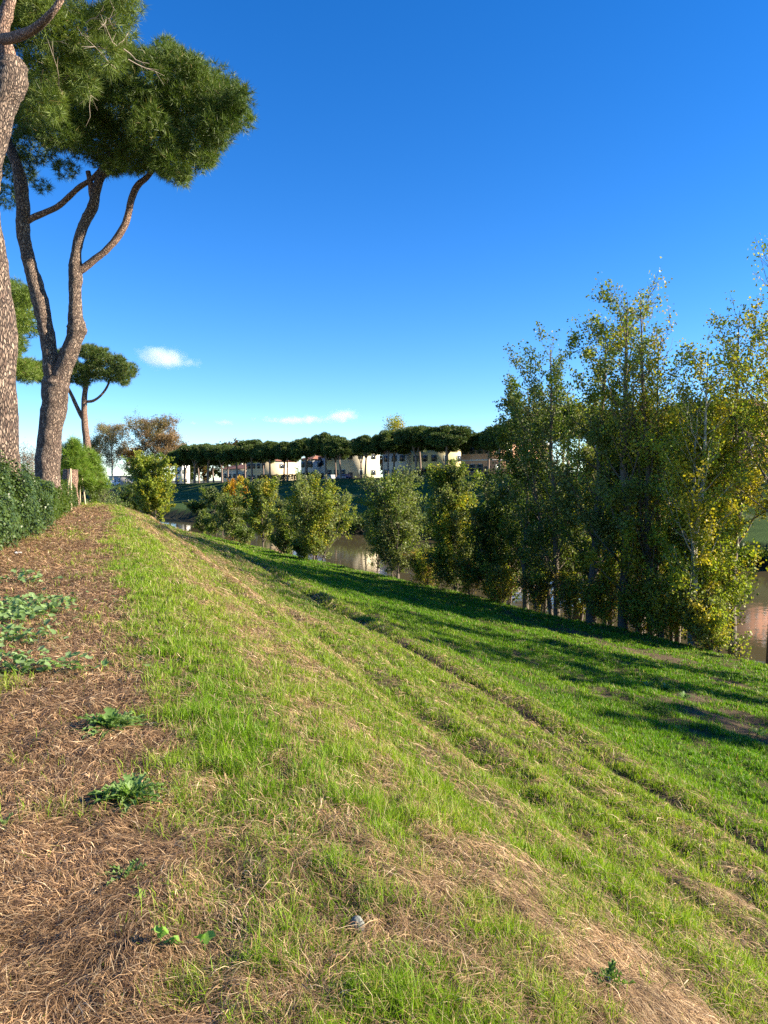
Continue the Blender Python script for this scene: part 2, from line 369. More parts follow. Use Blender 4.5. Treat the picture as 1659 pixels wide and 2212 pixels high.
def strands(X, Y, L_, wd, az, col, lift, bend):
    """lying curved strips"""
    n_ = len(X); Z = ground(X, Y)
    d = np.stack([np.cos(az), np.sin(az)], -1); pr = np.stack([-d[:, 1], d[:, 0]], -1)
    V = []
    zt = rng.normal(0, .18, n_)*lift
    for t in (-.5, -.17, .17, .5):
        xy = np.stack([X, Y], -1)+d*(L_*t)[:, None]+pr*(bend*(t*t*4-.5)*L_)[:, None]
        zz = ground(xy[:, 0], xy[:, 1])+.004+lift*(1-1.6*t*t)+zt*t*2
        zz = np.maximum(zz, 0*zz-99)
        ww = wd*(1-.9*abs(t)*abs(t)*2.2)/2
        e = np.stack([pr[:, 0]*ww, pr[:, 1]*ww, rng.normal(0, .35, n_)*ww], -1); c = np.stack([xy[:, 0], xy[:, 1], zz], -1)
        V += [c-e, c+e]
    V = np.stack(V, 1).reshape(-1, 3); k = np.arange(n_)*8
    Q = np.concatenate([np.stack([k+2*a, k+2*a+1, k+2*a+3, k+2*a+2], -1) for a in range(3)])
    return V, Q, np.repeat(col, 8, 0)
X, Y, r = polar(1900000, 1.3, 60, 1.9, -38, 40)
s = crest_s(X, Y); li, st_, ba, gr = surf(X, Y)
lump = fbm(X*4, Y*4, 131, 3)
k = (rng.random(len(X)) < np.clip(li*1.0+st_*.7+.10, 0, 1)*(.45+.9*lump)) & (s > -4) & (s < 7.5)
X, Y, r, s, li, st_, lump = [q[k] for q in (X, Y, r, s, li, st_, lump)]; n_ = len(X)
fd = fbm(X*1.6, Y*1.6, 141, 2)*9+.6
az = fd+rng.normal(0, .75, n_)
Ln = (.04+.08*rng.random(n_))*(1+r/14); wd = (.0010+.0014*rng.random(n_))*(np.maximum(r, 2.3)/2.3)**.85
t = rng.random((n_, 1))**1.3; isl = (rng.random(n_) < li*.95)[:, None]
c = np.where(isl, lerp(C(.10, .052, .025), C(.56, .36, .185), t), lerp(C(.20, .115, .055), C(.47, .33, .17), t))
hot = rng.random(n_) < .07; c[hot] = C(.62, .47, .28); c *= (.45+.95*rng.random(n_))[:, None]*(.55+.95*lump)[:, None]
V, Q, Cc = strands(X, Y, Ln, wd, az, c, .005+.045*rng.random(n_)**2.2*(1+r/20), rng.normal(0, .13, n_))
tag(link(make_mesh('pine_litter', V, [Q], Cc, M_STRAW), 'pine_litter'), 'brown dry pine needles and mown straw lying on the path', 'dry litter', kind='stuff')

ORD = ['first', 'second', 'third', 'fourth', 'fifth', 'sixth', 'seventh', 'eighth', 'ninth', 'tenth', 'eleventh', 'twelfth', 'thirteenth', 'fourteenth', 'fifteenth', 'sixteenth', 'seventeenth', 'eighteenth', 'nineteenth', 'twentieth', 'twenty-first', 'twenty-second', 'twenty-third', 'twenty-fourth', 'twenty-fifth', 'twenty-sixth', 'twenty-seventh', 'twenty-eighth', 'twenty-ninth', 'thirtieth']
# ------------------------------------------------------------------ foliage builders
def leaf_quads(P_, size, cols, nrm=None):
    n_ = len(P_); size = np.ones(n_)*size
    a = rnd_dir(n_) if nrm is None else norm(np.cross(nrm, rnd_dir(n_)))
    b = norm(np.cross(a, rnd_dir(n_) if nrm is None else nrm)); c = np.cross(a, b)
    s2 = size[:, None]
    V = np.stack([P_-a*s2*.5, P_+b*s2*.38-a*s2*.05+c*s2*.08, P_+a*s2*.5, P_-b*s2*.38-a*s2*.05+c*s2*.08], 1).reshape(-1, 3)
    k = np.arange(n_)*4
    return V, np.stack([k, k+1, k+2, k+3], -1), np.repeat(cols, 4, 0)

GREEN = C(.085, .135, .02); OLIVE = C(.165, .195, .075); YELL = C(.50, .40, .03); YG = C(.25, .31, .035); ORAN = C(.48, .22, .02); BRN = C(.22, .12, .05)
def broadleaf(label, base, H, Rr, nleaf, pal, seed, stems=1, low=.1, prof=None, topsparse=0., leaf=.1, lean=(0, 0), name='poplar_tree', cat='tree', group=None,
              spread=.35, jit=0., dv_=(.2, 1.7), rtr=None, asc=(35, 62), mat=None, nbr=26, bark=None, rightyellow=0.):
    global rng
    rng = np.random.default_rng(seed)
    root = thing(name, label, cat, base, group)
    tr = MB(); pts = []; wts = []; hs = []; bid = []
    prof = prof or (lambda t: math.sin(math.pi*min(1, max(0, t)**.75*.96+.04))**.7)
    B = np.zeros(3); nb = 0
    r0 = rtr or H*.0115
    for si in range(stems):
        off = rng.normal(0, 1, 2)*(Rr*.22 if stems > 1 else .0); h1 = H*(1 if si == 0 else rng.uniform(.72, .97))
        b0 = B+np.array([off[0]*.35, off[1]*.35, -.15]); tt = np.linspace(0, 1, 9)
        line = np.stack([b0[0]+(off[0]*1.3+lean[0])*tt**1.2+rng.normal(0, .02*H**.5, 9)*np.sin(tt*3), b0[1]+(off[1]*1.3+lean[1])*tt+rng.normal(0, .02*H**.5, 9)*np.sin(tt*3), b0[2]+h1*tt], -1)
        rs = r0*(1 if si == 0 else .7)
        tr.tube(line, rs*(1-tt)**.8+.008, 8, .15, seed, sub=2)
        for bi in range(nbr):
            t = low+(.97-low)*((bi+rng.random())/nbr); p0 = np.array([np.interp(t, tt, line[:, q]) for q in range(3)])
            az = bi*2.4+rng.normal(0, .5)+si; al = R_(rng.uniform(*asc)); ln = Rr*prof(t)*rng.uniform(.75, 1.12)/max(.35, math.cos(al))*.85+.2
            if stems > 1: ln *= .88
            dv = np.array([math.cos(az)*math.cos(al), math.sin(az)*math.cos(al), math.sin(al)])
            k5 = np.linspace(0, 1, 5)[:, None]; bl = p0+dv*ln*k5+np.array([0, 0, .18*ln])*k5**2+rng.normal(0, .035*ln, (5, 3))*k5
            over = bl[:, 2] > h1*1.02; bl[over, 2] = h1*1.02
            tr.tube(bl, np.linspace(max(.012, rs*.33*(1-t)+.008), .005, 5), 4, cap=False)
            nb += 1; w0 = (ln+.3)*(1-topsparse*t**1.3)*rng.uniform(*dv_)
            for tw in range(5):
                u = rng.uniform(.2, 1); q0 = bl[0]*(1-u)+bl[4]*u+np.array([0, 0, .18*ln])*(u*u-u); td = norm(dv*.6+rng.normal(0, .55, 3)+np.array([0, 0, .35])); tl = rng.uniform(.25, .5)*ln*spread*2+.15
                q1 = q0+td*tl; tr.add(np.stack([q0-[.011, 0, 0], q0+[.011, 0, 0], q1]), [[0, 1, 2]])
                m_ = 24; uu = rng.random(m_)[:, None]; pts.append(q0+(q1-q0)*uu+rng.normal(0, .06+.05*spread*ln, (m_, 3))); wts.append(np.full(m_, w0)); bid.append(np.full(m_, nb))
            m_ = 24; uu = rng.uniform(.2, 1.03, m_)[:, None]; pts.append(bl[0]*(1-uu)+bl[4]*uu+rng.normal(0, .09, (m_, 3))); wts.append(np.full(m_, w0*.7)); bid.append(np.full(m_, nb))
    pts = np.concatenate(pts); wts = np.concatenate(wts); bid = np.concatenate(bid)
    ix = rng.choice(len(pts), nleaf, p=wts/wts.sum()); Pp = pts[ix]+rng.normal(0, .05+.004*H+jit, (nleaf, 3)); bid = bid[ix]
    ok = Pp[:, 2] > .05; Pp = Pp[ok]; bid = bid[ok]; nl = len(Pp)
    pb = rng.random(nb+2)[bid]; cols = pal(Pp/np.array([Rr, Rr, H]), pb, nl)*rng.uniform(.7, 1.3, (nl, 1))
    V, Q, Cc = leaf_quads(Pp, leaf*rng.uniform(.7, 1.25, nl), cols)
    tr.build('trunk', bark or M_POPBARK, root, smooth=True)
    link(make_mesh('crown', V, [Q], Cc, mat or M_LEAF), 'crown', root)
    return root
def pal(*cw):                       # colours with weights; per-branch patches plus per-leaf variation
    cs = np.array([c for c, _ in cw]); ws = np.cumsum([w_ for _, w_ in cw]); ws = ws/ws[-1]
    def f(P_, pb, n_):
        v = np.clip(pb*.75+rng.random(n_)*.25+0, 0, .9999); i_ = np.searchsorted(ws, v); return lerp(cs[i_], cs[rng.integers(0, len(cs), n_)], .2)
    return f

def needle_tufts(blobs, dens, nl, nw, per, cols, updir=.5, inner=.55, jit=.25):
    """blobs: (cx,cy,cz,rx,ry,rz); tufts sit through the outer shell of each clump"""
    Pt = []; Nr = []; Cc = []
    for b_ in blobs:
        c = np.array(b_[:3]); r_ = np.array(b_[3:6]); area = 4*math.pi*((r_[0]*r_[1])**1.6/3+(r_[0]*r_[2])**1.6*2/3)**(1/1.6)
        k = max(4, int(area*dens)); d = rnd_dir(k); lob = 1+jit*(fbm(d[:, 0]*2.2+c[0], d[:, 1]*2.2+d[:, 2]*2+c[2], 5, 3)-.5)*2
        rad = (inner+(1-inner)*rng.random(k)**.6)*lob
        Pt.append(c+d*r_*rad[:, None]); Nr.append(norm(d/r_)); Cc.append(np.full(k, rng.random()))
    Pt = np.concatenate(Pt); Nr = np.concatenate(Nr); Cc = np.concatenate(Cc); k = len(Pt)
    ax = norm(Nr+np.array([0, 0, updir])+rng.normal(0, .35, (k, 3)))
    nd = norm(np.repeat(ax, per, 0)*.75+rnd_dir(k*per)); b0 = np.repeat(Pt, per, 0)+nd*nl*.05; ln = nl*rng.uniform(.6, 1.15, (k*per, 1))
    sd = norm(np.cross(nd, rnd_dir(k*per)))*nw/2
    V = np.stack([b0-sd, b0+sd, b0+nd*ln], 1).reshape(-1, 3); t = (np.repeat(Cc, per)*.5+.5*rng.random(k*per))[:, None]
    col = lerp(cols[0], cols[1], t); hot = rng.random(k*per) < .03; col[hot] = C(.24, .18, .06)
    return V, np.arange(len(V)).reshape(-1, 3), np.repeat(col, 3, 0)
PCOL = (C(.045, .08, .011), C(.135, .195, .026))

def px_tube(mb, lst, Y, seg=14, rough=.1, seed=0, sub=5, dY=None):
    pts = np.array([at(a[0], a[1], Y+(a[3] if len(a) > 3 else 0)) for a in lst]); rad = np.array([a[2]*.5/F*Y for a in lst])
    mb.tube(pts, rad, seg, rough, seed, sub=sub)
def px_blobs(lst, Y, dep, zs=.85, nd=3):
    out_ = []
    for (px, py, rp) in lst:
        r_ = rp/F*Y
        for k in range(nd):
            f = (k-(nd-1)/2)/max(1, (nd-1)/2) if nd > 1 else 0
            c = at(px+rng.normal(0, rp*.18), py+rng.normal(0, rp*.12)-(rp*.1*abs(f)), Y+dep*f+rng.normal(0, .4))
            q = r_*(.88-.2*abs(f))
            out_.append((c[0], c[1], c[2], q, q, q*zs))
    return out_

# ------------------------------------------------------------------ near pines
def shift(bl, o): return [(b[0]-o[0], b[1]-o[1], b[2]-o[2], *b[3:]) for b in bl]
def near_pine(label, Y, basepx, stems, blobs, dep, dens, nl, nw, per, cols=PCOL, nd=3, back=0, thin=None, name='umbrella_pine', twigs=None):
    global rng
    rng = np.random.default_rng(int(Y*10)+int(basepx)); a, _ = ray(basepx, 1035); bx = a*Y; o = np.array([bx, Y, gz(bx, Y)-.1])
    root = thing(name, label, 'pine tree', o, 'tall umbrella pines along the path')
    for kx, (nm, lst, mt, sg) in enumerate(stems):
        mb = MB(); 
        for q, l in enumerate(lst): px_tube(mb, l, Y, sg, .16 if sg > 10 else .1, kx*7+q)
        mb.build(nm, mt, root, o, True)
    bl = shift(px_blobs(blobs, Y+back, dep, nd=nd), o)
    V, T, Cc = needle_tufts(bl, dens, nl, nw, per, cols, jit=.42)
    if thin:
        V2, T2, C2 = needle_tufts(shift(px_blobs(thin, Y+2.5, dep, nd=2), o), dens*.55, nl, nw, per, cols); T2 = T2+len(V); V = np.concatenate([V, V2]); T = np.concatenate([T, T2]); Cc = np.concatenate([Cc, C2])
    link(make_mesh('crown', V, [T], Cc, M_NEEDLE), 'crown', root)
    if twigs:
        for k in range(twigs[1]):
            mb = MB()
            px, py = rng.uniform(twigs[0][0], twigs[0][2]), rng.uniform(twigs[0][1], twigs[0][3]); p0 = at(px, py, Y+back+rng.uniform(-2.2, -.5)); d = norm(rng.normal(0, 1, 3)+[.8, -.5, -.1]); q = p0
            ln = rng.uniform(.5, 1.3); pl = [p0]
            for _ in range(4): q = q+norm(d+rng.normal(0, .25, 3))*ln/4; pl.append(q)
            mb.tube(pl, np.linspace(.018, .004, 5), 4)
            for _ in range(3): j_ = rng.integers(1, 4); mb.tube([pl[j_], pl[j_]+norm(d+rng.normal(0, .6, 3))*ln*.35], [.008, .003], 3)
            mb.build('dead_twig', M_TWIG, root, o)
    return root
rng = np.random.default_rng(5)
A_tr = [[(2, 1075, 96), (0, 1010, 84), (-3, 900, 74), (-4, 800, 72), (-6, 700, 72), (-14, 600, 66), (-24, 520, 58), (-34, 440, 54), (-26, 370, 52), (-10, 290, 52), (6, 225, 58), (20, 180, 68), (26, 150, 64), (22, 128, 40)]]
A_br = [('branch', [[(24, 150, 38), (16, 110, 30), (6, 70, 26), (14, 30, 26), (26, -20, 22), (40, -70, 18)]], M_BARKU, 12),
        ('branch', [[(10, 175, 34), (-20, 140, 30), (-60, 90, 26), (-90, 20, 22)]], M_BARKU, 10),
        ('branch', [[(8, 85, 22, -.3), (40, 78, 20, -1), (75, 62, 17, -1.6), (105, 35, 14, -1.9), (128, 5, 12, -2), (150, -40, 9, -2)]], M_BARKU, 10)]
near_pine('nearest umbrella pine, thick scaly trunk cut by the left edge', 20, 2, [('trunk', A_tr, M_BARK, 40)]+A_br,
          [(80, 60, 70), (165, 70, 66), (238, 45, 58), (270, 0, 46), (150, 140, 58), (80, 170, 56), (222, 118, 46), (100, 222, 40), (178, 185, 36), (62, 245, 24), (125, 245, 18),
           (10, 30, 90), (-100, 0, 150), (0, -90, 140), (150, -100, 120), (-150, 140, 100), (-60, 120, 70), (245, -60, 60)], 1.7, 27, .3, .016, 15, (C(.06, .098, .012), C(.175, .235, .032)), back=3.2, twigs=((70, 10, 280, 200), 26))
B_tr = [[(103, 1092, 62), (103, 1040, 53), (104, 980, 50), (111, 920, 48), (117, 870, 52), (121, 835, 56), (122, 815, 50)],
        [(119, 850, 34), (113, 800, 36), (106, 750, 30), (97, 700, 32), (86, 649, 34), (76, 610, 30), (66, 578, 28), (57, 540, 26), (50, 505, 27), (50, 460, 28), (46, 410, 27), (40, 370, 24), (24, 325, 20), (10, 290, 16)],
        [(124, 850, 36), (134, 805, 38), (147, 769, 37), (160, 735, 35), (166, 708, 38), (163, 680, 29), (162, 636, 25), (163, 600, 29), (163, 575, 27), (165, 545, 20), (172, 510, 21), (186, 475, 21), (200, 447, 22), (207, 415, 18), (216, 385, 18), (230, 366, 16), (240, 330, 12)]]
B_br = [('branch', [[(165, 588, 20), (182, 578, 17), (205, 560, 15), (232, 538, 14), (262, 500, 15), (276, 468, 14), (284, 430, 14), (298, 400, 14), (322, 378, 11), (345, 340, 8)]], M_BARKU, 12),
        ('branch', [[(54, 482, 14), (68, 472, 14), (95, 460, 13), (125, 446, 12), (150, 424, 12), (172, 404, 11), (200, 385, 10), (230, 350, 8)]], M_BARKU, 10),
        ('branch', [[(204, 440, 12), (198, 420, 12), (196, 400, 12), (190, 370, 10)]], M_BARKU, 8),
        ('burl', [[(166, 722, 26), (173, 712, 30), (176, 704, 22), (178, 700, 10)]], M_BARK, 12)]
near_pine('large umbrella pine with forked trunk and full rounded crown', 32, 103, [('trunk', B_tr, M_BARK, 32)]+B_br,
          [(300, 165, 66), (385, 150, 52), (350, 130, 40), (430, 200, 62), (475, 235, 60), (500, 215, 40), (420, 300, 62), (365, 355, 46), (395, 385, 22), (330, 290, 78), (250, 225, 84), (200, 300, 72), (135, 280, 52),  (180, 185, 76), (110, 230, 74), (460, 280, 45), (290, 345, 48), (240, 360, 32), (500, 260, 40), (438, 345, 26), (265, 120, 34),  (420, 150, 30), (385, 225, 50), (350, 250, 50)], 2.8, 30, .31, .020, 15, thin=[(85, 310, 56), (38, 365, 46), (22, 425, 34), (92, 402, 20), (30, 265, 50), (150, 365, 30), (5, 330, 40), (60, 240, 50)])
C_tr = [[(190, 985, 17), (187, 950, 15), (183, 915, 14), (182, 880, 12), (183, 850, 11), (190, 815, 9), (192, 790, 6)], [(184, 912, 10), (174, 895, 9), (163, 872, 8), (152, 848, 7), (140, 825, 5)]]
near_pine('slender umbrella pine seen between the big forked pine and the cloud', 60, 190, [('trunk', C_tr, M_BARKU, 10), ('branch', [[(183, 868, 6), (200, 866, 6), (216, 856, 5), (230, 838, 5), (238, 818, 4)]], M_BARKU, 6)],
          [(150, 770, 26), (190, 762, 24), (225, 770, 24), (255, 785, 24), (280, 802, 22), (245, 812, 24), (205, 800, 30), (165, 805, 28), (120, 785, 28), (100, 800, 22), (135, 822, 22), (180, 825, 14), (270, 822, 14), (90, 815, 14)], 3.4, 22, .34, .035, 12, (C(.05, .08, .014), C(.10, .15, .026)))
near_pine('umbrella pine whose crown shows between the two big trunks', 45, -60, [('trunk', [[(-60, 1080, 34), (-62, 900, 28), (-58, 820, 24), (-40, 760, 18)]], M_BARKU, 12)],
          [(0, 640, 50), (38, 650, 38), (48, 700, 38), (30, 745, 42), (62, 792, 30), (40, 800, 34), (-10, 700, 60), (-60, 650, 60), (-110, 700, 60), (-60, 760, 60), (70, 812, 14), (-120, 640, 50)], 3, 30, .3, .026, 12, (C(.08, .13, .016), C(.17, .24, .03)))

# young pines with long bright needles
def young_pine(label, px, Y, H, Rr, seed):
    global rng
    rng = np.random.default_rng(seed); a, _ = ray(px, 1035); o = np.array([a*Y, Y, gz(a*Y, Y)-.05])
    root = thing('young_pine', label, 'pine tree', o, 'young staked pines'); mb = MB(); bl = []
    mb.tube([(0, 0, 0), (.03, 0, H*.5), (0, .02, H)], [.05, .035, .01], 6)
    for k in range(20):
        t = .3+.68*k/20; az = k*2.4; ln = Rr*(1.25-t)*1.15; c = np.array([math.cos(az)*ln, math.sin(az)*ln, H*t+ln*.25])
        mb.tube([(0, 0, H*t-.1), c*[.5, .5, 1]-[0, 0, .12], c], [.02, .014, .006], 4)
        for q in (.45, .75, 1.): bl.append((c[0]*q, c[1]*q, H*t+ln*.25*q, .26, .26, .3))
    bl.append((0, 0, H, .2, .2, .4))
    mb.build('trunk', M_TWIG, root)
    V, T, Cc = needle_tufts(bl, 26, .42, .02, 12, (C(.08, .16, .012), C(.20, .30, .03)), updir=1.8)
    link(make_mesh('crown', V, [T], Cc, M_NEEDLE), 'crown', root)
young_pine('young pine with upright bright needles behind the wooden stakes', 158, 43, 3.7, 1.05, 3)
young_pine('smaller yellow-green young pine to the right of the stakes', 193, 47, 3.2, 1.0, 4)

# stakes
M_WOOD = simple('stake_wood', (.5, .4, .25), .7, .25, 12, .3)
def stake(label, p0, p1, Y, r_=.035):
    a = at(*p0, Y); b = at(*p1, Y); a[2] = gz(a[0], a[1])-.05; mb = MB(); mb.tube([a, (a+b)/2+[.01, 0, 0], b], r_, 8)
    o = mb.build('wooden_stake', M_WOOD, None, a); o.location = tuple(a); tag(o, label, 'stake', 'wooden stakes by the young pines')
stake('tall pale wooden stake nearest to the path', (154, 1105), (152, 1012), 36, .045)
stake('wooden stake leaning left against the tall stake', (141, 1085), (151, 1014), 36.4, .035)
stake('wooden stake at the far end of the hedge', (185, 1092), (176, 1026), 43, .045)
stake('thin wooden stake just left of the far stake', (173, 1075), (171, 1012), 43.5, .035)
# stump
a = at(151, 1014, 41.5); gzz = gz(a[0], a[1]); mb = MB()
mb.tube([(a[0], a[1], gzz-.1), (a[0], a[1], (gzz+a[2])/2), (a[0]+.05, a[1], a[2])], [.52, .42, .4], 24, .2, 3, sub=4)
o = mb.build('tree_stump', M_BARKU, None, (a[0], a[1], gzz), True); o.location = (a[0], a[1], gzz); tag(o, 'sawn-off broad pine stump behind the stakes', 'stump')

# ------------------------------------------------------------------ hedge
def shrub_row(name, label, pts, dens, leaf, cols, mat, cat='hedge', group=None, lumps=.25):
    """pts: (X, Y, half-width, height) cross-sections along a row"""
    pts = np.array(pts, float); o = np.array([pts[0, 0], pts[0, 1], gz(pts[0, 0], pts[0, 1])])
    seg = np.linalg.norm(np.diff(pts[:, :2], axis=0), axis=1); Lt = seg.sum(); cum = np.concatenate([[0], np.cumsum(seg)])
    n_ = int(dens*Lt*(pts[:, 2].mean()*2+2*pts[:, 3].mean())); u = rng.random(n_)*(Lt+.6)-.3
    uu = np.clip(u, 0, Lt); g = [np.interp(uu, cum, pts[:, q]) for q in range(4)]
    th = rng.random(n_)*math.pi; rr = .72+.3*rng.random(n_)**.7; lo = 1+lumps*2*(fbm(u*1.1, th*1.6, 15, 3)-.5); rr = rr*lo
    endt = np.sqrt(np.clip(1-np.maximum(0, (np.abs(u/Lt-.5)*2-.86)/.2)**2, .02, 1))
    ce = np.sign(np.cos(th))*np.abs(np.cos(th))**.6*g[2]*rr*endt; zz = np.abs(np.sin(th))**.7*g[3]*rr*(.35+.65*endt)
    dxy = np.stack([np.gradient(pts[:, 0], cum), np.gradient(pts[:, 1], cum)], -1); dd = norm(np.stack([np.interp(uu, cum, dxy[:, 0]), np.interp(uu, cum, dxy[:, 1])], -1))
    Xp = g[0]+dd[:, 1]*ce+dd[:, 0]*(u-uu); Yp = g[1]-dd[:, 0]*ce+dd[:, 1]*(u-uu); Zp = ground(Xp, Yp)+zz+.03
    Pp = np.stack([Xp, Yp, Zp], -1)-o; nr = norm(np.stack([dd[:, 1]*ce, -dd[:, 0]*ce, zz*.8], -1)+rng.normal(0, .5, (n_, 3)))
    c = lerp(cols[0], cols[1], rng.random((n_, 1)))*C(1.15, 1.12, .8)
    V, Q, Cc = leaf_quads(Pp, leaf*rng.uniform(.7, 1.2, n_), c, nr)
    root = thing(name, label, cat, o, group)
    link(make_mesh('foliage', V, [Q], Cc, mat), 'foliage', root)
    for k in range(int(Lt*1.6)):
        mb = MB()
        t_ = rng.random()*Lt; x = np.interp(t_, cum, pts[:, 0]); y = np.interp(t_, cum, pts[:, 1]); h_ = np.interp(t_, cum, pts[:, 3])*.8; z = gz(x, y)
        q = np.array([x, y, z-.05])-o; mb.tube([q, q+[rng.normal(0, .12), rng.normal(0, .12), h_*.6], q+[rng.normal(0, .3), rng.normal(0, .3), h_]], [.03, .02, .008], 5); mb.build('stem', M_POPBARK, root)
    return root
rng = np.random.default_rng(21)
def SX(s_, Y): return s_-.384*Y
shrub_row('laurel_hedge', 'glossy dark green laurel hedge in the left foreground', [(SX(-3.7, 12.), 12., 1.3, 2.2), (SX(-3.5, 15.5), 15.5, 1.35, 2.3), (SX(-3.2, 19), 19, 1.4, 2.05), (SX(-2.9, 23.), 23., 1.35, 1.65)],
          1050, .08, (C(.022, .045, .012), C(.07, .115, .03)), M_LAUREL)
shrub_row('low_hedge', 'lower dark green hedge around the foot of the forked pine', [(SX(-2.9, 24.5), 24.5, 1.15, 1.5), (SX(-2.8, 29), 29, 1.2, 1.35), (SX(-2.5, 35.5), 35.5, 1.1, 1.6)],
          330, .11, (C(.035, .07, .012), C(.08, .12, .02)), M_LEAF)
shrub_row('dark_shrub', 'dark shrub between the two groups of wooden stakes', [(SX(-2.35, 37.5), 37.5, .85, 1.45), (SX(-2.0, 42), 42, .8, 1.3)], 330, .12, (C(.03, .06, .014), C(.06, .095, .02)), M_LEAF, 'shrub')
shrub_row('far_shrub', 'dark bushy shrub beyond the last stake', [(-18.9, 45.5, 1.0, 2.1), (-20.0, 49, 1.1, 1.7)], 260, .14, (C(.035, .06, .014), C(.07, .10, .02)), M_LEAF, 'shrub')
for k, (px, Y, h_, lb) in enumerate([(212, 49, 1.2, 'pale green leafy weed clump left of where the path ends'), (226, 50, .85, 'low weedy clump where the path ends'), (243, 52, .95, 'pale stemmed weed clump right of where the path ends'), (262, 54, .9, 'weed clump against the yellow-green tree')]):
    a = ray(px, 1035)[0]*Y; z = gz(a, Y)
    broadleaf(lb, (a, Y, z), h_+.75, .55, 700, pal((OLIVE, 3), (GREEN*1.5, 2)), 300+k, 3, .05, name='weed_clump', cat='weed', leaf=.11, nbr=7, group='weeds where the path ends')

# ------------------------------------------------------------------ poplars and bank trees
def toeY(px, back=1.): k = (px-829.5)/F; return 28.5/(k+.577)+back
WID = 1.22
def bank_tree(label, px, ytop, wpx, nleaf, palette, seed, back=1., wid=WID, **kw):
    Y = toeY(px, back); x = ray(px, 1035)[0]*Y; z = gz(x, Y); top = at(px, ytop, Y)[2]; H = (top-z)*(.93 if wid == WID else .975)
    return broadleaf(label, (x, Y, z-.05), H, wpx/2/F*Y*wid, int(nleaf*(1.6 if wid == WID else 1.08)), palette, seed, **kw)
bush = lambda t: math.sin(math.pi*min(1, max(.0, t)**.6*.9+.1))**.55
pW = pal((OLIVE*.95, 6), (GREEN*1.2, 3), (YG*.8, 2), (YELL*.7, .5)); pY = pal((YG, 4), (OLIVE, 2), (YELL, 3)); pD = pal((GREEN, 6), (GREEN*.8, 3), (OLIVE*.8, 2), (YELL*.7, .4)); pM = pal((GREEN, 4), (OLIVE, 3), (YG, 2), (YELL*.8, 1.2))
pT = pal((GREEN*1.2, 2), (YG, 3), (YELL*.9, 3), (BRN*1.3, 1)); GB = 'poplars along the river bank'
bank_tree('yellow-green poplar standing alone at the end of the near bank', 333, 972, 96, 17000, pal((GREEN*1.4, 2), (OLIVE, 2), (YG*.9, 4), (YELL*.8, 1.6)), 41, -3, prof=bush, stems=3, low=.02, leaf=.24, nbr=30, group=GB)
bank_tree('dark green shrub left of the lone yellow-green poplar', 285, 1050, 56, 7000, pD, 42, 3, prof=bush, stems=3, low=.0, leaf=.22, group=GB, name='bank_shrub', cat='shrub')
bank_tree('small pale sapling, leftmost of the saplings on the bank', 436, 1098, 26, 1600, pW, 43, 1, prof=bush, stems=2, leaf=.17, nbr=12, group=GB, name='sapling')
bank_tree('short bushy sapling between two taller pale ones', 462, 1108, 34, 1900, pW, 44, .5, prof=bush, stems=2, leaf=.17, nbr=12, group=GB, name='sapling')
bank_tree('pale green sapling left of the olive poplar with the orange tree behind', 503, 1062, 60, 4500, pW, 45, .5, prof=bush, stems=3, low=.05, leaf=.17, nbr=18, group=GB)
bank_tree('olive poplar with a reddish bare lower trunk, right of the pale sapling', 568, 1032, 84, 11000, pal((OLIVE*1.1, 4), (YG, 3), (YELL*.8, 2), (GREEN, 2)), 46, .3, prof=bush, stems=2, low=.1, leaf=.17, nbr=26, group=GB)
bank_tree('low olive bush filling between two poplars', 622, 1075, 66, 4500, pW, 47, 1, prof=bush, stems=3, low=.03, leaf=.16, nbr=18, group=GB, name='bank_shrub', cat='shrub')
bank_tree('dense silvery-green poplar left of the gap showing water', 683, 1020, 110, 18000, pal((OLIVE*1.1, 6), (YG*.9, 2), (YELL*.8, .8), (GREEN*1.1, 2)), 48, .6, prof=bush, stems=4, low=.03, leaf=.15, nbr=28, group=GB)
bank_tree('dense grey-green poplar right of the gap showing water', 858, 1015, 128, 15000, pW, 49, 1, prof=bush, stems=4, low=.05, leaf=.14, nbr=28, group=GB)
bank_tree('small grey poplar leaning behind the grey-green one', 815, 1050, 44, 2500, pW, 50, 4, prof=bush, stems=2, low=.1, leaf=.14, nbr=16, group=GB)
bank_tree('grey-green poplar with a bright yellow patch in its upper crown', 990, 975, 112, 18000, pal((OLIVE, 5), (GREEN, 3), (YG*.9, 2), (YELL, 1.5)), 51, 1, prof=bush, stems=4, low=.03, leaf=.13, nbr=30, group=GB)
bank_tree('dark low poplar between the yellow-patched one and the tall group', 1068, 1010, 90, 9000, pD, 52, 1.5, prof=bush, stems=3, low=.06, leaf=.13, nbr=24, group=GB)
tallp = lambda t: math.sin(math.pi*min(1, max(0., t)**.8*.76+.15))**.7
TK = dict(topsparse=.35, leaf=.118, prof=tallp, low=.1, spread=.36, asc=(28, 62), wid=1.9, group=GB)
bank_tree('dark poplar at the left end of the tall group', 1138, 815, 100, 17000, pD, 61, 1, **{**TK, 'rtr': .15})
bank_tree('dark-leaved poplar with thin double trunk, second of the tall group', 1212, 728, 110, 19000, pal((GREEN, 5), (OLIVE*.9, 3), (YG*.9, 2)), 62, 1.2, nbr=34, stems=2, rtr=.16, **TK)
bank_tree('poplar with thick leaning dark trunk, in the tall group', 1280, 668, 118, 17000, pM, 63, .6, nbr=36, rtr=.24, **{**TK, 'topsparse': .6, 'lean': (.5, 0)})
bank_tree('poplar with the straightest thick trunk, in the tall group', 1350, 618, 130, 17000, pal((GREEN, 2), (OLIVE, 2), (YG, 3), (YELL*.8, 2)), 64, .6, nbr=42, rtr=.24, **{**TK, 'topsparse': .75})
bank_tree('half-bare poplar with the highest thin top of the middle group', 1425, 606, 120, 11500, pT, 65, 1.6, nbr=40, stems=3, **{**TK, 'topsparse': .85})
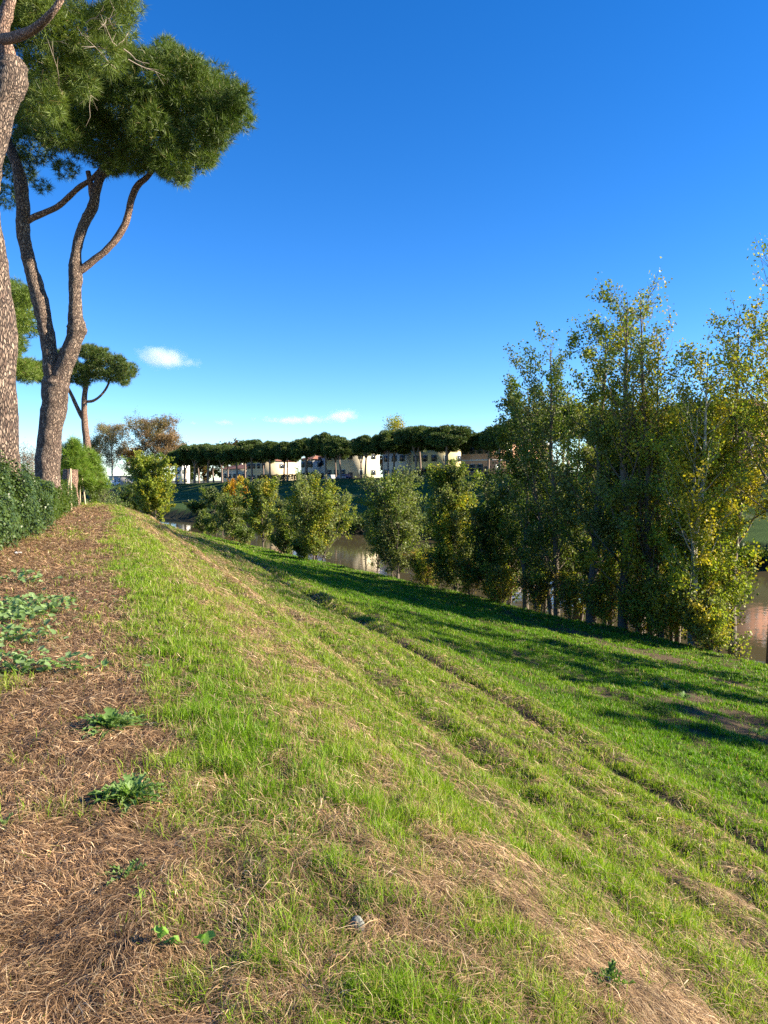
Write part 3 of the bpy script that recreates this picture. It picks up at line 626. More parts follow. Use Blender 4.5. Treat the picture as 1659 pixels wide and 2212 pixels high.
bank_tree('yellowing poplar with pale slanting stem near the open water', 1497, 740, 105, 12000, pal((GREEN, 2), (YG, 3), (YELL, 3), (OLIVE, 1)), 66, .8, nbr=32, stems=2, **{**TK, 'topsparse': .5, 'bark': M_PALEB})
bank_tree('bushy yellow-green poplar at the right end above the open water', 1548, 905, 105, 15000, pal((GREEN*1.2, 3), (YG, 4), (YELL, 2)), 67, 2.2, nbr=30, stems=3, **{**TK, 'low': .04, 'topsparse': .1, 'lean': (-.3, 1.)})
bank_tree('tall poplar at the right edge with near-bare high top', 1655, 500, 190, 15000, pal((GREEN*1.2, 3), (YG, 3), (YELL*.9, 3), (BRN*1.2, .7)), 68, 3.5, nbr=54, stems=2, rtr=.2, **{**TK, 'low': .36, 'topsparse': .85})
bank_tree('thin bare-topped poplar just left of the right edge poplar', 1590, 640, 100, 7000, pal((GREEN, 2), (YG, 3), (YELL, 3)), 69, 4, nbr=30, **{**TK, 'low': .34, 'topsparse': .8})
for k, (px, yt, wp, lb) in enumerate([(1100, 985, 60, 'lower leafy poplar at the left foot of the tall group'), (1175, 880, 70, 'slim young poplar between the two dark ones'), (1248, 850, 70, 'young poplar behind, before the thick leaning trunk'), (1318, 830, 76, 'leafy young poplar between the two thickest trunks'), (1388, 800, 80, 'yellowish young poplar right of the straight thick trunk'), (1462, 850, 70, 'yellowish young poplar left of the pale slanting stem'), (1530, 830, 60, 'thin yellow-green poplar just behind the right end bush')]):
    bank_tree(lb, px, yt, wp, 9000, pD if px < 1200 else pM if px < 1350 else pT, 500+k, 2.6, **{**TK, 'low': .03, 'topsparse': .3, 'nbr': 28, 'stems': 2, 'wid': 1.7})
# poplars of the same row standing just outside the right edge; their shadows lie on the slope
for k, (x, Y, h_, w_, lb) in enumerate([(16.9, 22.2, 13., 2.4, 'tall poplar hidden just past the right edge'), (19.6, 18.2, 13.5, 2.5, 'poplar outside the right edge, nearest to the edge tree'), (22.6, 13.2, 10.8, 2.4, 'shorter poplar outside the right edge'), (25.4, 9., 10.2, 2.4, 'low poplar outside the right edge, lower down'), (28.0, 5, 9.5, 2.2, 'poplar outside the right edge beside the viewpoint')]):
    broadleaf(lb, (x, Y, gz(x, Y)), h_, w_*1.0, 13000, pM, 400+k, prof=tallp, low=.15, leaf=.13, nbr=28, group=GB)
# undergrowth along the toe of the bank
for k, (px, yt, wp) in enumerate([(530, 1140, 50), (610, 1150, 50), (655, 1165, 40)]):
    bank_tree('low olive scrub on the bank top, %s from the left' % ['first', 'second', 'third', 'fourth', 'fifth', 'sixth'][k], px, yt, wp, 2200, pal((OLIVE, 3), (GREEN, 3), (YG, 1)), 700+k, .2, prof=bush, stems=3, low=.0, leaf=.16, nbr=12, group='low scrub between the poplars', name='bank_shrub', cat='shrub')
pU = pal((BRN, 3), (YG*.9, 3), (YELL*.8, 2), (OLIVE, 2))
for k, (px, yt, wp) in enumerate([(905, 1185, 50), (925, 1185, 50), (960, 1190, 55), (1020, 1200, 60), (1085, 1215, 60), (1165, 1222, 70), (1240, 1238, 66), (1310, 1240, 74), (1385, 1250, 70), (1440, 1250, 74), (1500, 1265, 84), (1545, 1300, 60)]):
    bank_tree('%s low brownish-yellow bush from the left under the poplars' % ['first', 'second', 'third', 'fourth', 'fifth', 'sixth', 'seventh', 'eighth', 'ninth', 'tenth', 'eleventh', 'twelfth'][k], px, yt, wp, 3000, pU if px < 1400 else pY, 80+k, .5,
              prof=bush, stems=3, low=.02, leaf=.1, nbr=12, group='undergrowth below the poplars', name='bank_shrub', cat='shrub')
bank_tree('small lone sapling in front of the water at the lower right', 1606, 1362, 26, 160, pY, 99, .2, prof=bush, stems=2, low=.1, leaf=.1, nbr=6, group=None, name='sapling')

# ------------------------------------------------------------------ trees on the far bank of the river
def far_point(px, a_frac):             # point on the far bank seen at column px
    k = (px-829.5)/F; sh = 100.3/(k+.906); tp = 149/(k+.874); Y = lerp(sh, tp, a_frac); return k*Y, Y, gz(k*Y, Y)
def far_tree(label, px, ytop, wpx, nleaf, palette, seed, af, **kw):
    x, Y, z = far_point(px, af); H = at(px, ytop, Y)[2]-z; return broadleaf(label, (x, Y, z-.1), H, wpx/2/F*Y, nleaf, palette, seed, **kw)
FB = dict(prof=bush, low=.03, nbr=20, stems=3, leaf=.3)
far_tree('orange-yellow tree beyond the river, left one of two', 500, 1036, 40, 3500, pal((ORAN, 3), (YELL, 4)), 110, .08, group='orange trees across the river', **FB)
far_tree('orange-yellow tree beyond the river, right one of two', 524, 1030, 38, 3500, pal((ORAN, 2), (YELL, 5)), 111, .08, group='orange trees across the river', **FB)
far_tree('dull green bush on the far bank left of the orange trees', 460, 1056, 66, 5000, pal((GREEN, 3), (OLIVE, 3), (YG, 1)), 112, .05, **{**FB, 'name': 'far_bank_shrub', 'cat': 'shrub'})
far_tree('dark green bush on the far bank, far left', 425, 1085, 60, 4000, pD, 113, .03, **{**FB, 'name': 'far_bank_shrub', 'cat': 'shrub'})
rng = np.random.default_rng(9)
for k, px in enumerate([590, 640, 705, 745, 775, 800, 930, 1030, 1120, 1210, 1300, 1390, 1470, 1550, 1620, 1690]):
    far_tree(ORD[k]+' low dark waterside bush from the left on the far shore', px, 1112+ (px-740)*.085 if px > 700 else 1100, 84, 1500, pD, 120+k, .0, group='waterside bushes on the far shore', **{**FB, 'nbr': 9, 'name': 'far_bank_shrub', 'cat': 'shrub'})

# plane trees and bare trees, far left
pP = pal((C(.30, .22, .14), 4), (C(.22, .20, .10), 3), (C(.34, .24, .13), 3))
def dist_tree(label, px, ytop, wpx, Y, nleaf, palette, seed, **kw):
    x = ray(px, 1035)[0]*Y; z = float(far_top(np.array([Y]))[0]); z = gz(x, Y); H = at(px, ytop, Y)[2]-z
    return broadleaf(label, (x, Y, z), H, wpx/2/F*Y, nleaf, palette, seed, **kw)
PK = dict(prof=lambda t: math.sin(math.pi*min(1, t*.82+.15))**.5, low=.25, leaf=.40, jit=.45, nbr=46, name='plane_tree', rtr=.45, bark=simple('plane_bark', (.42, .38, .3), .8, .3, 1), spread=.4, group='autumn plane trees on the left')
dist_tree('grey-brown thin plane tree with pale trunk, left one', 243, 925, 92, 305, 14000, pP, 140, **PK)
dist_tree('large rusty-brown round plane tree right of the thin one', 332, 913, 112, 300, 22000, pal((C(.26, .16, .08), 4), (C(.19, .17, .08), 4), (C(.34, .20, .09), 2)), 141, **PK)
dist_tree('low rusty plane tree at the right of the round one', 366, 945, 72, 296, 12000, pal((C(.29, .19, .10), 4), (C(.31, .20, .10), 4)), 142, **PK)
dist_tree('small brown tree left of the thin plane tree', 205, 950, 50, 310, 8000, pP, 143, **PK)
dist_tree('brown tree between the two plane trees', 288, 975, 60, 312, 10000, pal((BRN, 4), (YELL*.7, 1)), 144, **PK)
for k, (px, yt, wp, lb) in enumerate([(52, 962, 30, 'leafless grey tree seen left of the forked pine'), (72, 972, 26, 'low leafless tree touching the forked pine trunk'), (60, 985, 60, 'brown low trees above the hedge')]):
    dist_tree(lb, px, yt, wp, 160, 1400 if k < 2 else 4000, pal((C(.22, .17, .15), 3), (BRN, 1)), 150+k, **{**PK, 'leaf': .2, 'rtr': .2, 'name': 'bare_tree', 'group': 'bare trees at far left', 'low': .15})

# ------------------------------------------------------------------ umbrella pines on the far levee
def pine_proto(seed, H=12., Rr=5.0):
    global rng
    rng = np.random.default_rng(seed); root = thing('umbrella_pine', 'x', 'pine tree', (0, 0, 0)); mb = MB()
    ft = rng.uniform(.22, .6); lx, ly = rng.normal(0, .5, 2)
    f0 = np.array([lx*.5, ly*.5, H*ft]); mb.tube([(0, 0, -.4), (lx*.2, ly*.2, H*ft*.5), f0], [.34, .28, .25], 8)
    bl = []
    for k in range(rng.integers(3, 5)):
        az = k*2*math.pi/3.4+rng.normal(0, .3); rr = rng.uniform(.35, .7)*Rr; e = np.array([math.cos(az)*rr+lx, math.sin(az)*rr+ly, H*.74]); mdl = f0+(e-f0)*[.42, .42, .55]
        mb.tube([f0, mdl, e], [.18, .14, .08], 6, sub=3)
        for q in range(3): mb.tube([mdl+(e-mdl)*.4*q*.8, e+[rng.normal(0, 1.2), rng.normal(0, 1.2), rng.uniform(-.3, .6)]], [.07, .03], 4)
    for k in range(76):
        u = math.sqrt(rng.random())*Rr*.9; az = k*2.4; z = H*.93-1.5*(u/Rr)**2+rng.normal(0, .2)-.7-rng.random()**1.2*4.0*(1-.5*u/Rr)
        q = rng.uniform(.85, 1.4); bl.append((math.cos(az)*u+lx, math.sin(az)*u+ly, z, q, q, q*.62))
    mb.build('trunk', M_PTR, root, smooth=True)
    V, T, Cc = needle_tufts(bl, 6.5, .55, .13, 8, (C(.04, .07, .012), C(.11, .16, .028)), inner=.4)
    link(make_mesh('crown', V, [T], Cc, M_NEEDLE), 'crown', root); return root
M_PTR = simple('far_pine_bark', (.22, .16, .125), .85, .35, 1.5)
protos = [pine_proto(200+k) for k in range(7)]; used = [False]*7
rp = random.Random(4)
def copy_thing(o):
    c = o.copy(); COL.objects.link(c)
    for ch in o.children: d = ch.copy(); COL.objects.link(d); d.parent = c
    return c
def place_pine(x, Y, ztop, label, group):
    i_ = rp.randrange(7)
    if used[i_]: o = copy_thing(protos[i_])
    else: o = protos[i_]; used[i_] = True
    z = gz(x, Y); sc_ = (ztop-z)/11.6; o.location = (x, Y, z); o.rotation_euler = (0, 0, rp.random()*6.28); wx = sc_*rp.uniform(.78, 1.12); o.scale = (wx, wx, sc_)
    o['label'] = label; o['group'] = group
TOPS = ([380, 420, 470, 520, 600, 700, 800, 860, 940, 990, 1030, 1080, 1150, 1250, 1700], [962, 957, 960, 953, 944, 937, 928, 917, 908, 908, 902, 898, 885, 872, 850])
k_ = 0; Y = 252.
while Y > 96:
    k = None; x = 149-.874*Y; px = 829.5+F*x/Y
    skip = 996 < px < 1034
    if not skip:
        yt = np.interp(px, *TOPS); zt = EYE+(1035-yt)/F*Y
        Yj = Y+rp.uniform(-.6, .6); x = 149.6-.874*Yj
        place_pine(x, Yj, zt+rp.uniform(-1.6, .9), ORD[k_]+' umbrella pine from the left in the front row on the far levee', 'umbrella pines on the far levee'); k_ += 1
    Y -= rp.uniform(4.6, 7.4)
Y = 262.; k2 = -1
while Y > 100:
    x = 158.5-.874*Y; px = 829.5+F*x/Y; yt = np.interp(px, *TOPS); zt = EYE+(1035-yt)/F*Y
    k2 += 1
    if not 985 < px < 1040: place_pine(x+rp.uniform(-1, 1), Y, zt-rp.uniform(.8, 2.6), ORD[k2]+' umbrella pine from the left in the back row on the far levee', 'second row of umbrella pines on the far levee')
    else: place_pine(x+2, Y+4, EYE+(1035-932)/F*Y, ORD[k2]+' umbrella pine from left in the back row, low in a gap', 'second row of umbrella pines on the far levee')
    Y -= rp.uniform(6.5, 10.)
dist_tree('yellowish broadleaf treetop rising above the far pines', 850, 911, 56, 190, 2500, pal((YG, 2), (YELL*.8, 2), (BRN, 1)), 160, **{**PK, 'name': 'broadleaf_tree', 'leaf': .35, 'group': None, 'low': .5})
rng = np.random.default_rng(33)
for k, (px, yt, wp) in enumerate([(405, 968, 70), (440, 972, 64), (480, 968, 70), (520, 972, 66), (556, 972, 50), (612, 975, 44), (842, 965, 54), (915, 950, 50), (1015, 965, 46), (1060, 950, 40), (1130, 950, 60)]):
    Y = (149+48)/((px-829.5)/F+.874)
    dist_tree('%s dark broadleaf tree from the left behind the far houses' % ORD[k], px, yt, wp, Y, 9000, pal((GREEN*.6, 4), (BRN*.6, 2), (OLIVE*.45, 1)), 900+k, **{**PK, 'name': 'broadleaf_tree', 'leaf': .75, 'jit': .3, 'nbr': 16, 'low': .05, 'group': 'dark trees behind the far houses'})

# ------------------------------------------------------------------ houses
D1 = norm(np.array([-.66, .75])); D2 = np.array([D1[1], -D1[0]])     # along the levee / away from the river
M_ROOF = simple('roof_tile', (.30, .13, .08), .85, .35, 2, .5); M_WIN = simple('window_glass', (.03, .035, .045), .15, .1, 1); M_SHUT = simple('shutter', (.10, .12, .10), .7, .2, 3)
M_TRIM = simple('white_cornice', (.75, .73, .7), .7, .08, 2); M_DOOR = simple('door_wood', (.10, .07, .05), .6, .2, 3)
def house(label, px, Y, Lf, Ds, H, wall, storeys=2, roof='hip', roofmat=None, fw=4, sw=2, door=True, blank_side=False, name='house', trim=False, zbase=None, group='houses behind the far levee'):
    x = ray(px, 1035)[0]*Y; z = (gz(x, Y) if zbase is None else zbase)-.3; root = thing(name, label, 'house', (x, Y, z), group)
    wm = simple(name+'_plaster', wall, .85, .1, .8)
    d1 = np.array([*D1, 0]); d2 = np.array([*D2, 0]); up = np.array([0, 0, 1.])
    mb = MB(); c = d1*Lf/2+d2*Ds/2+up*H/2; mb.box(c, (Lf, Ds, H), D1); mb.build('wall', wm, root)
    e = .5; c = d1*Lf/2+d2*Ds/2; rb = MB()
    if roof == 'flat':
        rb.box(c+up*(H+.2), (Lf+.8, Ds+.8, .4), D1)
        rb.build('roof', roofmat or M_TRIM, root)
    else:
        q = [c+d1*a*(Lf/2+e)+d2*b*(Ds/2+e)+up*(H+.003) for a, b in ((-1, -1), (1, -1), (1, 1), (-1, 1))]; rise = min(Lf, Ds)*.22; ins = min(Lf, Ds)/2 if roof == 'hip' else 0
        la = d1 if Lf >= Ds else d2; hl = (max(Lf, Ds)/2+e-ins)
        r1 = c-la*hl+up*(H+rise); r2 = c+la*hl+up*(H+rise)
        q2 = [a_+up*.14 for a_ in q]
        V = q+q2+[r1+up*.14, r2+up*.14]
        rb.add(V, [[3, 2, 1, 0], [0, 1, 5, 4], [1, 2, 6, 5], [2, 3, 7, 6], [3, 0, 4, 7]])
        if Lf >= Ds: rb.add([V[4], V[5], V[9], V[8]], [[0, 1, 2, 3]]); rb.add([V[6], V[7], V[8], V[9]], [[0, 1, 2, 3]]); rb.add([V[7], V[4], V[8]], [[0, 1, 2]]); rb.add([V[5], V[6], V[9]], [[0, 1, 2]])
        else: rb.add([V[7], V[4], V[8], V[9]], [[0, 1, 2, 3]]); rb.add([V[5], V[6], V[9], V[8]], [[0, 1, 2, 3]]); rb.add([V[4], V[5], V[8]], [[0, 1, 2]]); rb.add([V[6], V[7], V[9]], [[0, 1, 2]])
        ro = rb.build('roof', roofmat or M_ROOF, root)
        cb = MB(); cp = c+la*hl*.3+d2*.4+up*(H+rise+.2); cb.box(cp, (.7, .5, 1.3), D1); cb.box(cp+up*.72, (.9, .7, .12), D1); cb.build('chimney', wm, ro)
    if trim:
        tb = MB(); tb.box(d1*Lf/2+d2*Ds/2+up*(H*.5), (Lf+.1, Ds+.1, .25), D1); tb.build('string_course', M_TRIM, root)
    sh = H/storeys
    def window(p0, u, nrm, w_, h_):
        f = MB(); f.box(p0+nrm*.0, (w_+.24, .10, h_+.24), u[:2]); fo = f.build('window', M_TRIM, root)
        g = MB(); g.box(p0+nrm*.05, (w_, .06, h_), u[:2]); g.build('pane', M_WIN, fo)
        for sd in (-1, 1): s_ = MB(); s_.box(p0+u*sd*(w_*.78)+nrm*.03, (w_*.5, .08, h_), u[:2]); s_.build('shutter', M_SHUT, fo)
    for st in range(storeys):
        for k in range(fw):
            if st == 0 and door and k == 0: continue
            window(d1*Lf*(k+.5)/fw+up*(sh*(st+.56)), d1, -d2, .95, min(1.5, sh*.5))
        if not blank_side:
            for k in range(sw): window(d2*Ds*(k+.5)/sw+up*(sh*(st+.56)), d2, -d1, .85, min(1.3, sh*.45))
    if door:
        db = MB(); db.box(d1*Lf*.5/fw+up*1.35, (1.9, .14, 2.1), D1); db.build('door', M_DOOR, root)
    return root
def hY(px, off): k = (px-829.5)/F; return (149+off)/(k+.874)
CRM = (.72, .62, .36)
house('low cream house with lit yellow side wall, leftmost behind the pines', 575, hY(575, 22), 12, 12, 7.4, (.70, .58, .36), fw=4, sw=1, door=False)
house('low grey-white house right of the leftmost cream house', 676, hY(676, 20), 6, 5, 6.8, (.7, .67, .6), fw=3, sw=1)
house('pale two-storey house with shuttered windows and lit yellow side', 765, hY(765, 16), 12.5, 9, 8.6, (.72, .63, .43), fw=4, sw=2)
house('grey-white annex attached left of the two-storey house', 722, hY(722, 24), 12, 6, 7.4, (.72, .7, .64), fw=3, sw=1)
house('low white house with dark red roof in the middle of the row', 878, hY(878, 18), 9, 6, 7.0, (.7, .65, .55), fw=3, sw=1)
house('three-storey house with bright yellow sunlit side and shaded front', 948, hY(948, 18), 9.5, 14, 9.8, (.80, .68, .34), 3, fw=3, sw=3, name='yellow_house')
house('orange flat-roofed building with white cornice and shaded front', 1062, hY(1062, 14), 9, 20, 7.6, (.72, .40, .24), 2, 'flat', fw=4, sw=5, name='orange_building', trim=True)
house('brick-red apartment block behind the right edge poplars', 1612, hY(1612, 42), 16, 24, 14.0, (.62, .26, .16), 4, 'flat', fw=5, sw=6, name='red_building')
house('shaded block with dark windows between the orange and red buildings', 1400, hY(1400, 30), 14, 12, 9.0, (.5, .42, .33), 3, fw=5, sw=3)
house('long low cream building behind the left end of the pine row', 532, hY(532, 26), 16, 7, 5.4, (.7, .64, .5), 1, fw=5, sw=1, door=False)
house('grey shed with white front on the far left beyond the levee', 262, 318, 14, 12, 4.2, (.45, .44, .45), 1, 'flat', simple('grey_roof', (.3, .3, .32), .8), fw=3, sw=1, door=False, name='shed')
house('small white house glimpsed left of the far pine row', 388, 268, 3.5, 4, 9.5, (.85, .85, .85), 3, fw=2, sw=1, door=False)

# ------------------------------------------------------------------ cars
M_TYRE = simple('tyre', (.02, .02, .02), .8); 
def car(label, px, Y, z, col, van=False, group='vehicles parked across the river'):
    x = ray(px, 1035)[0]*Y; root = thing('parked_van' if van else 'parked_car', label, 'van' if van else 'car', (x, Y, z), group); L_, W_, H_ = (5.4, 2, 2.3) if van else (4.2, 1.75, 1.45)
    pr = [(-L_/2, .35), (-L_/2, .9), (-L_*.46, H_*.62), (-L_*.36, H_), (L_*.18, H_), (L_*.32, H_*.62), (L_*.49, H_*.5), (L_/2, .35)] if not van else [(-L_/2, .35), (-L_/2, H_*.96), (-L_*.47, H_), (L_*.2, H_), (L_*.36, H_*.58), (L_*.5, H_*.45), (L_/2, .35)]
    n_ = len(pr); mb = MB(); d = np.array([*D1, 0]); s_ = np.array([*D2, 0])
    V = [d*a+s_*sd*W_/2*(1 if b < H_*.7 else .86)+np.array([0, 0, b]) for sd in (-1, 1) for a, b in pr]
    mb.add(V, [[k, (k+1) % n_, n_+(k+1) % n_, n_+k] for k in range(n_)])
    for o_ in (0, n_): mb.add(V[o_:o_+n_]+[d*0+sum(V[o_:o_+n_])/n_], [[k, (k+1) % n_, n_] for k in range(n_)])
    mb.build('body', simple('car_paint', col, .3, .02), root)
    g = MB()
    for sd in (-1, 1): g.box(d*(-.05*L_ if not van else .22*L_)+s_*sd*W_*.455+np.array([0, 0, H_*.78]), (L_*(.42 if not van else .16), .05, H_*.24), D1)
    g.build('window', M_WIN, root)
    for a in (-.31, .31):
        for sd in (-1, 1):
            c = d*a*L_+s_*sd*(W_/2-.1); mb = MB(); mb.tube([c+s_*.11+[0, 0, .32], c-s_*.11+[0, 0, .32]], .32, 14); mb.build('wheel', M_TYRE, root)
car('white van parked in front of the grey shed at far left', 236, 300, gz(ray(236, 1035)[0]*300, 300)+.0, (.85, .85, .87), True)
car('small white car beside the white van at far left', 252, 298, gz(ray(252, 1035)[0]*298, 298), (.8, .8, .82))
car('dark blue car parked in front of the two-storey house', 742, hY(742, 10), gz(ray(742, 1035)[0]*hY(742, 10), hY(742, 10)), (.04, .06, .16))
car('light grey car parked left of the dark blue car', 712, hY(712, 10), gz(ray(712, 1035)[0]*hY(712, 10), hY(712, 10)), (.5, .52, .55))
# dark clipped hedge below the far houses
def far_hedge(label, p0, p1, off):
    P_ = []
    for t in np.linspace(0, 1, 8):
        px = lerp(p0, p1, t); Y = hY(px, off); P_.append((ray(px, 1035)[0]*Y, Y, .7, 1.9))
    shrub_row('far_hedge', label, P_, 26, .34, (C(.02, .035, .012), C(.045, .06, .02)), M_LEAF)
far_hedge('dark clipped hedge under the pines, left of the pale house', 560, 690, 5)
far_hedge('dark hedge under the pines before the yellow-sided house', 905, 1000, 5)

# ------------------------------------------------------------------ small plants, stone, litter on the near path
def flat_xy(px, py):
    a, b = ray(px, py); Y = -EYE/b
    for _ in range(12): z = gz(a*Y, Y); Y = (z-EYE)/b
    return a*Y, Y
def round_leaves(P_, size, tilt, col):
    """ruffled round leaves: 6-gon fans"""
    n_ = len(P_); nr = norm(np.stack([rng.normal(0, tilt, n_), rng.normal(0, tilt, n_), np.ones(n_)], -1)); a = norm(np.cross(nr, rnd_dir(n_))); b = np.cross(nr, a)
    V = [P_-nr*size[:, None]*.12]
    for k in range(7):
        t = k*2*math.pi/7; V.append(P_+(a*math.cos(t)+b*math.sin(t))*size[:, None]*.5*(1 if k else .35)+nr*(rng.normal(0, .06, n_)*size)[:, None])
    V = np.stack(V, 1).reshape(-1, 3); k = np.arange(n_)*8
    T = np.concatenate([np.stack([k, k+1+q, k+1+(q+1) % 7], -1) for q in range(7)]); return V, T, np.repeat(col, 8, 0)
def mallow(label, px, py, wx, wy, n_, size=.05):
    x, y = flat_xy(px, py); o = np.array([x, y, gz(x, y)]); root = thing('mallow_plant', label, 'weed', o, 'low round-leaved weeds by the hedge')
    X = x+rng.normal(0, wx/2, n_); Y = y+rng.normal(0, wy/2, n_); k = fbm(X*3, Y*3, 5, 2) > .42; X, Y = X[k], Y[k]; n2 = len(X)
    Z = ground(X, Y)+.03+.13*rng.random(n2)*(.4+.6*fbm(X*5, Y*5, 9, 2))*1.6; P_ = np.stack([X, Y, Z], -1)-o
    V, T, Cc = round_leaves(P_, size*rng.uniform(.6, 1.3, n2), .5, lerp(C(.15, .25, .08), C(.30, .42, .18), rng.random((n2, 1))))
    mb = MB(); mb.add(V, T, Cc)
    for q in range(0, n2, 2): g_ = P_[q].copy(); g_[2] = Z[q]-o[2]-.1; mb.add([g_-[.002, 0, 0], g_+[.002, 0, 0], P_[q]], [[0, 1, 2]])
    mb.build('foliage', M_LEAF, root)
rng = np.random.default_rng(77)
mallow('large patch of round-leaved weeds by the left edge', 55, 1335, .55, 1.1, 620, .075)
mallow('second patch of round-leaved weeds below the largest one', 25, 1405, .42, .38, 330, .07)
mallow('narrow strip of round-leaved weeds, lowest at the left edge', 45, 1455, .6, .16, 200, .06)
mallow('thin patch of weeds between the hedge and the large weed patch', 40, 1262, .5, .3, 90, .08)
def thistle(label, px, py, Rr, n_, cat='weed', col=(C(.12, .22, .05), C(.26, .38, .12)), name='thistle'):
    x, y = flat_xy(px, py); o = np.array([x, y, gz(x, y)]); root = thing(name, label, cat, o, 'rosette weeds on the path'); mb = MB()
    for k in range(n_):
        az = k*2.4+rng.normal(0, .3); ln = Rr*rng.uniform(.55, 1.1); el = R_(rng.uniform(12, 78)); d = np.array([math.cos(az), math.sin(az), 0]); pr = np.array([-d[1], d[0], 0]); c_ = lerp(*col, rng.random()); L0 = None
        for j in range(9):
            t = j/8; p_ = d*ln*t*math.cos(el)+np.array([0, 0, 1])*(ln*math.sin(el)*t*(1.25-.75*t)+.01); wv = ln*.085*math.sin(math.pi*min(1, t*.85+.12))*(1.25 if j % 2 else .45)
            L1 = [p_-pr*wv+[0, 0, .012*(j % 2)], p_, p_+pr*wv+[0, 0, .012*(j % 2)]]
            if L0 is not None: mb.add(L0+L1, [[0, 1, 4, 3], [1, 2, 5, 4]], c_)
            L0 = L1
    mb.build('foliage', M_LEAF, root)
thistle('upper green thistle rosette on the brown litter', 235, 1585, .25, 90)
thistle('lower green thistle rosette, larger, beside the grass', 285, 1738, .22, 95)
thistle('small grey-green rosette at the left edge', 10, 1800, .12, 14)
thistle('tiny rosette weed on the path in the distance, upper one', 312, 1131, .35, 14)
thistle('tiny rosette weed on the path in the distance, lower one', 298, 1152, .35, 16)
thistle('flat green weed on the litter below the lower thistle', 275, 1905, .15, 16)
thistle('leafy weed at the bottom right in the straw', 1310, 2140, .14, 22, col=(C(.09, .17, .03), C(.18, .28, .06)))
thistle('weed rosette in the grass at the lower right edge', 1640, 1590, .25, 20, col=(C(.10, .2, .05), C(.2, .34, .12)))
for k, (px, py, lb) in enumerate([(630, 1265, 'leafy weed beside the worn track, in the shade, upper'), (1395, 1485, 'broad-leaved weed cluster in the green grass, left'), (1440, 1490, 'broad-leaved weed cluster in the green grass, right'), (1480, 1510, 'broad-leaved weed cluster in the green grass, lower')]):
    thistle(lb, px, py, .3, 22, col=(C(.12, .22, .06), C(.24, .38, .14)))
def seedling(label, px, py, h_, col=(.25, .42, .08)):
    x, y = flat_xy(px, py); o = np.array([x, y, gz(x, y)]); root = thing('seedling', label, 'seedling', o, 'pale seedlings in the litter'); mb = MB(); mb.tube([(0, 0, 0), (.004, 0, h_*.6), (0, 0, h_)], .002, 5, C=(.2, .3, .08))
    P_ = np.array([[.018, 0, h_], [-.016, .006, h_*.96], [.004, .012, h_*.72], [0, -.01, h_*1.05]]); V, T, Cc = round_leaves(P_, np.array([.046, .04, .034, .03]), .9, np.repeat([C(*col)], 4, 0)); mb.add(V, T, Cc); mb.build('foliage', M_LEAF, root)
seedling('bright lime seedling with two leaves in the litter', 295, 1960, .045, (.34, .5, .08))
seedling('pale seedling left of its neighbour near the bottom', 345, 2062, .09); seedling('pale seedling between its two neighbours near the bottom', 375, 2068, .06); seedling('pale seedling with broad leaves, rightmost near the bottom', 440, 2075, .08)
# stone and litter
x, y = flat_xy(772, 2012); st = bpy.data.meshes.new('stone'); import bmesh
bm = bmesh.new(); bmesh.ops.create_icosphere(bm, subdivisions=3, radius=.027)
for v in bm.verts: v.co *= 1+.35*(float(fbm(np.array([v.co.x*50]), np.array([v.co.y*50+v.co.z*37]), 3)[0])-.5); v.co.z *= 1.25
bm.to_mesh(st); bm.free(); st.materials.append(simple('grey_stone', (.17, .18, .155), .8, .3, 20, .4)); tag(link(st, 'stone', None, (x, y, gz(x, y)+.022)), 'small grey stone in the tall grass', 'stone')
def scrap(label, px, py, s_):
    x, y = flat_xy(px, py); mb = MB(); g = 5; V = []
    for a in range(g):
        for b in range(g): V.append(((a/4-.5)*s_, (b/4-.5)*s_*.7, .015+rng.random()*s_*.4))
    mb.add(V, [[a*g+b, a*g+b+1, (a+1)*g+b+1, (a+1)*g+b] for a in range(g-1) for b in range(g-1)]); o = mb.build('paper_scrap', simple('white_paper', (.8, .8, .78), .6, .05), None)
    md = o.modifiers.new('thickness', 'SOLIDIFY'); md.thickness = .004
    o.location = (x, y, gz(x, y)+.01); tag(o, label, 'litter', 'white scraps on the ground')
scrap('crumpled white scrap on the litter at the foot of the hedge', 40, 1200, .13)
scrap('white scrap lying in the shaded grass by the bank trees', 1090, 1290, .22)

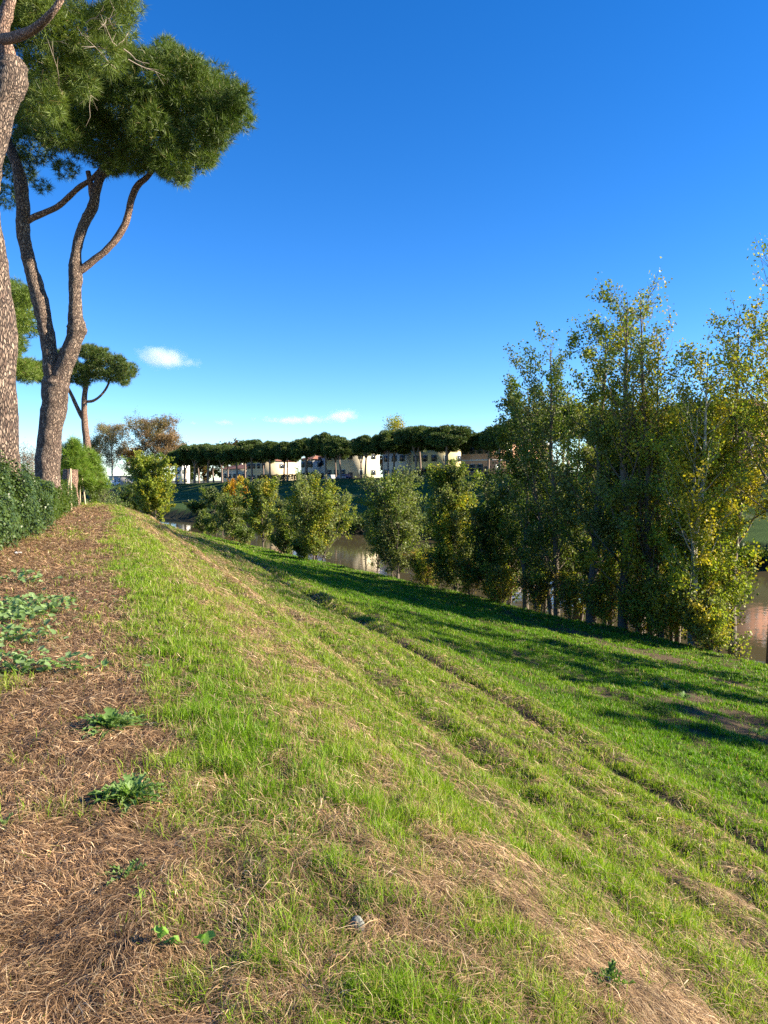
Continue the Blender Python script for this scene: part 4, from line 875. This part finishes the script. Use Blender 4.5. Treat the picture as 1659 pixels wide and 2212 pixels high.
# ------------------------------------------------------------------ clouds
def cloud(label, px, py, wpx, hpx, seed, dens=.02, D=2600):
    c = at(px, py, D); W_, H_ = wpx/F*D, hpx/F*D
    m, n, out = newmat('cloud_vapour'); L = n.links.new
    tc = N(n, 'ShaderNodeTexCoord'); no = N(n, 'ShaderNodeTexNoise', Scale=1.0, Detail=8., Roughness=.68); mp = N(n, 'ShaderNodeMapping'); mp.inputs['Scale'].default_value = (1.5/H_, 1.5/H_, 2.1/H_); mp.inputs['Location'].default_value = (seed*3.7, 0, 0)
    L(tc.outputs['Object'], mp.inputs[0]); L(mp.outputs[0], no.inputs['Vector'])
    sv = N(n, 'ShaderNodeMapping'); sv.inputs['Scale'].default_value = (2/W_, 2/(H_*2.2), 2/H_); L(tc.outputs['Object'], sv.inputs[0])
    ln = N(n, 'ShaderNodeVectorMath', operation='LENGTH'); L(sv.outputs[0], ln.inputs[0])
    fo = N(n, 'ShaderNodeMapRange'); fo.inputs[1].default_value = .0; fo.inputs[2].default_value = 1.; fo.inputs[3].default_value = .42; fo.inputs[4].default_value = 0; L(ln.outputs['Value'], fo.inputs[0])
    ad = N(n, 'ShaderNodeMath', operation='ADD'); L(no.outputs[0], ad.inputs[0]); L(fo.outputs[0], ad.inputs[1])
    th = N(n, 'ShaderNodeMapRange'); th.inputs[1].default_value = .63; th.inputs[2].default_value = .84; th.inputs[3].default_value = 0; th.inputs[4].default_value = dens; L(ad.outputs[0], th.inputs[0])
    vs = N(n, 'ShaderNodeVolumeScatter', Anisotropy=.0); vs.inputs['Color'].default_value = (.8, .81, .83, 1); L(th.outputs[0], vs.inputs['Density']); L(vs.outputs[0], out.inputs['Volume'])
    bm = bmesh.new(); bmesh.ops.create_icosphere(bm, subdivisions=3, radius=1)
    for v in bm.verts: v.co.x *= W_*.52; v.co.y *= H_*1.15; v.co.z *= H_*.52
    me = bpy.data.meshes.new('cloud'); bm.to_mesh(me); bm.free(); me.materials.append(m)
    m.cycles.volume_step_rate = 1 if hasattr(m, 'cycles') else 1
    tag(link(me, 'cloud', None, tuple(c)), label, 'cloud', kind=None)
cloud('larger white cloud right of the slender pine crown', 358, 774, 160, 66, 1, .011)
cloud('long flat cloud above the far pine row, thin left part', 650, 907, 230, 26, 2, .02)
cloud('puffy right end of the long cloud above the far pine row', 738, 899, 100, 38, 3, .018)
cloud('small faint cloud left of the long one', 484, 912, 60, 18, 4, .012)
cloud('faintest tiny cloud left of the small one', 418, 914, 22, 8, 5, .02)
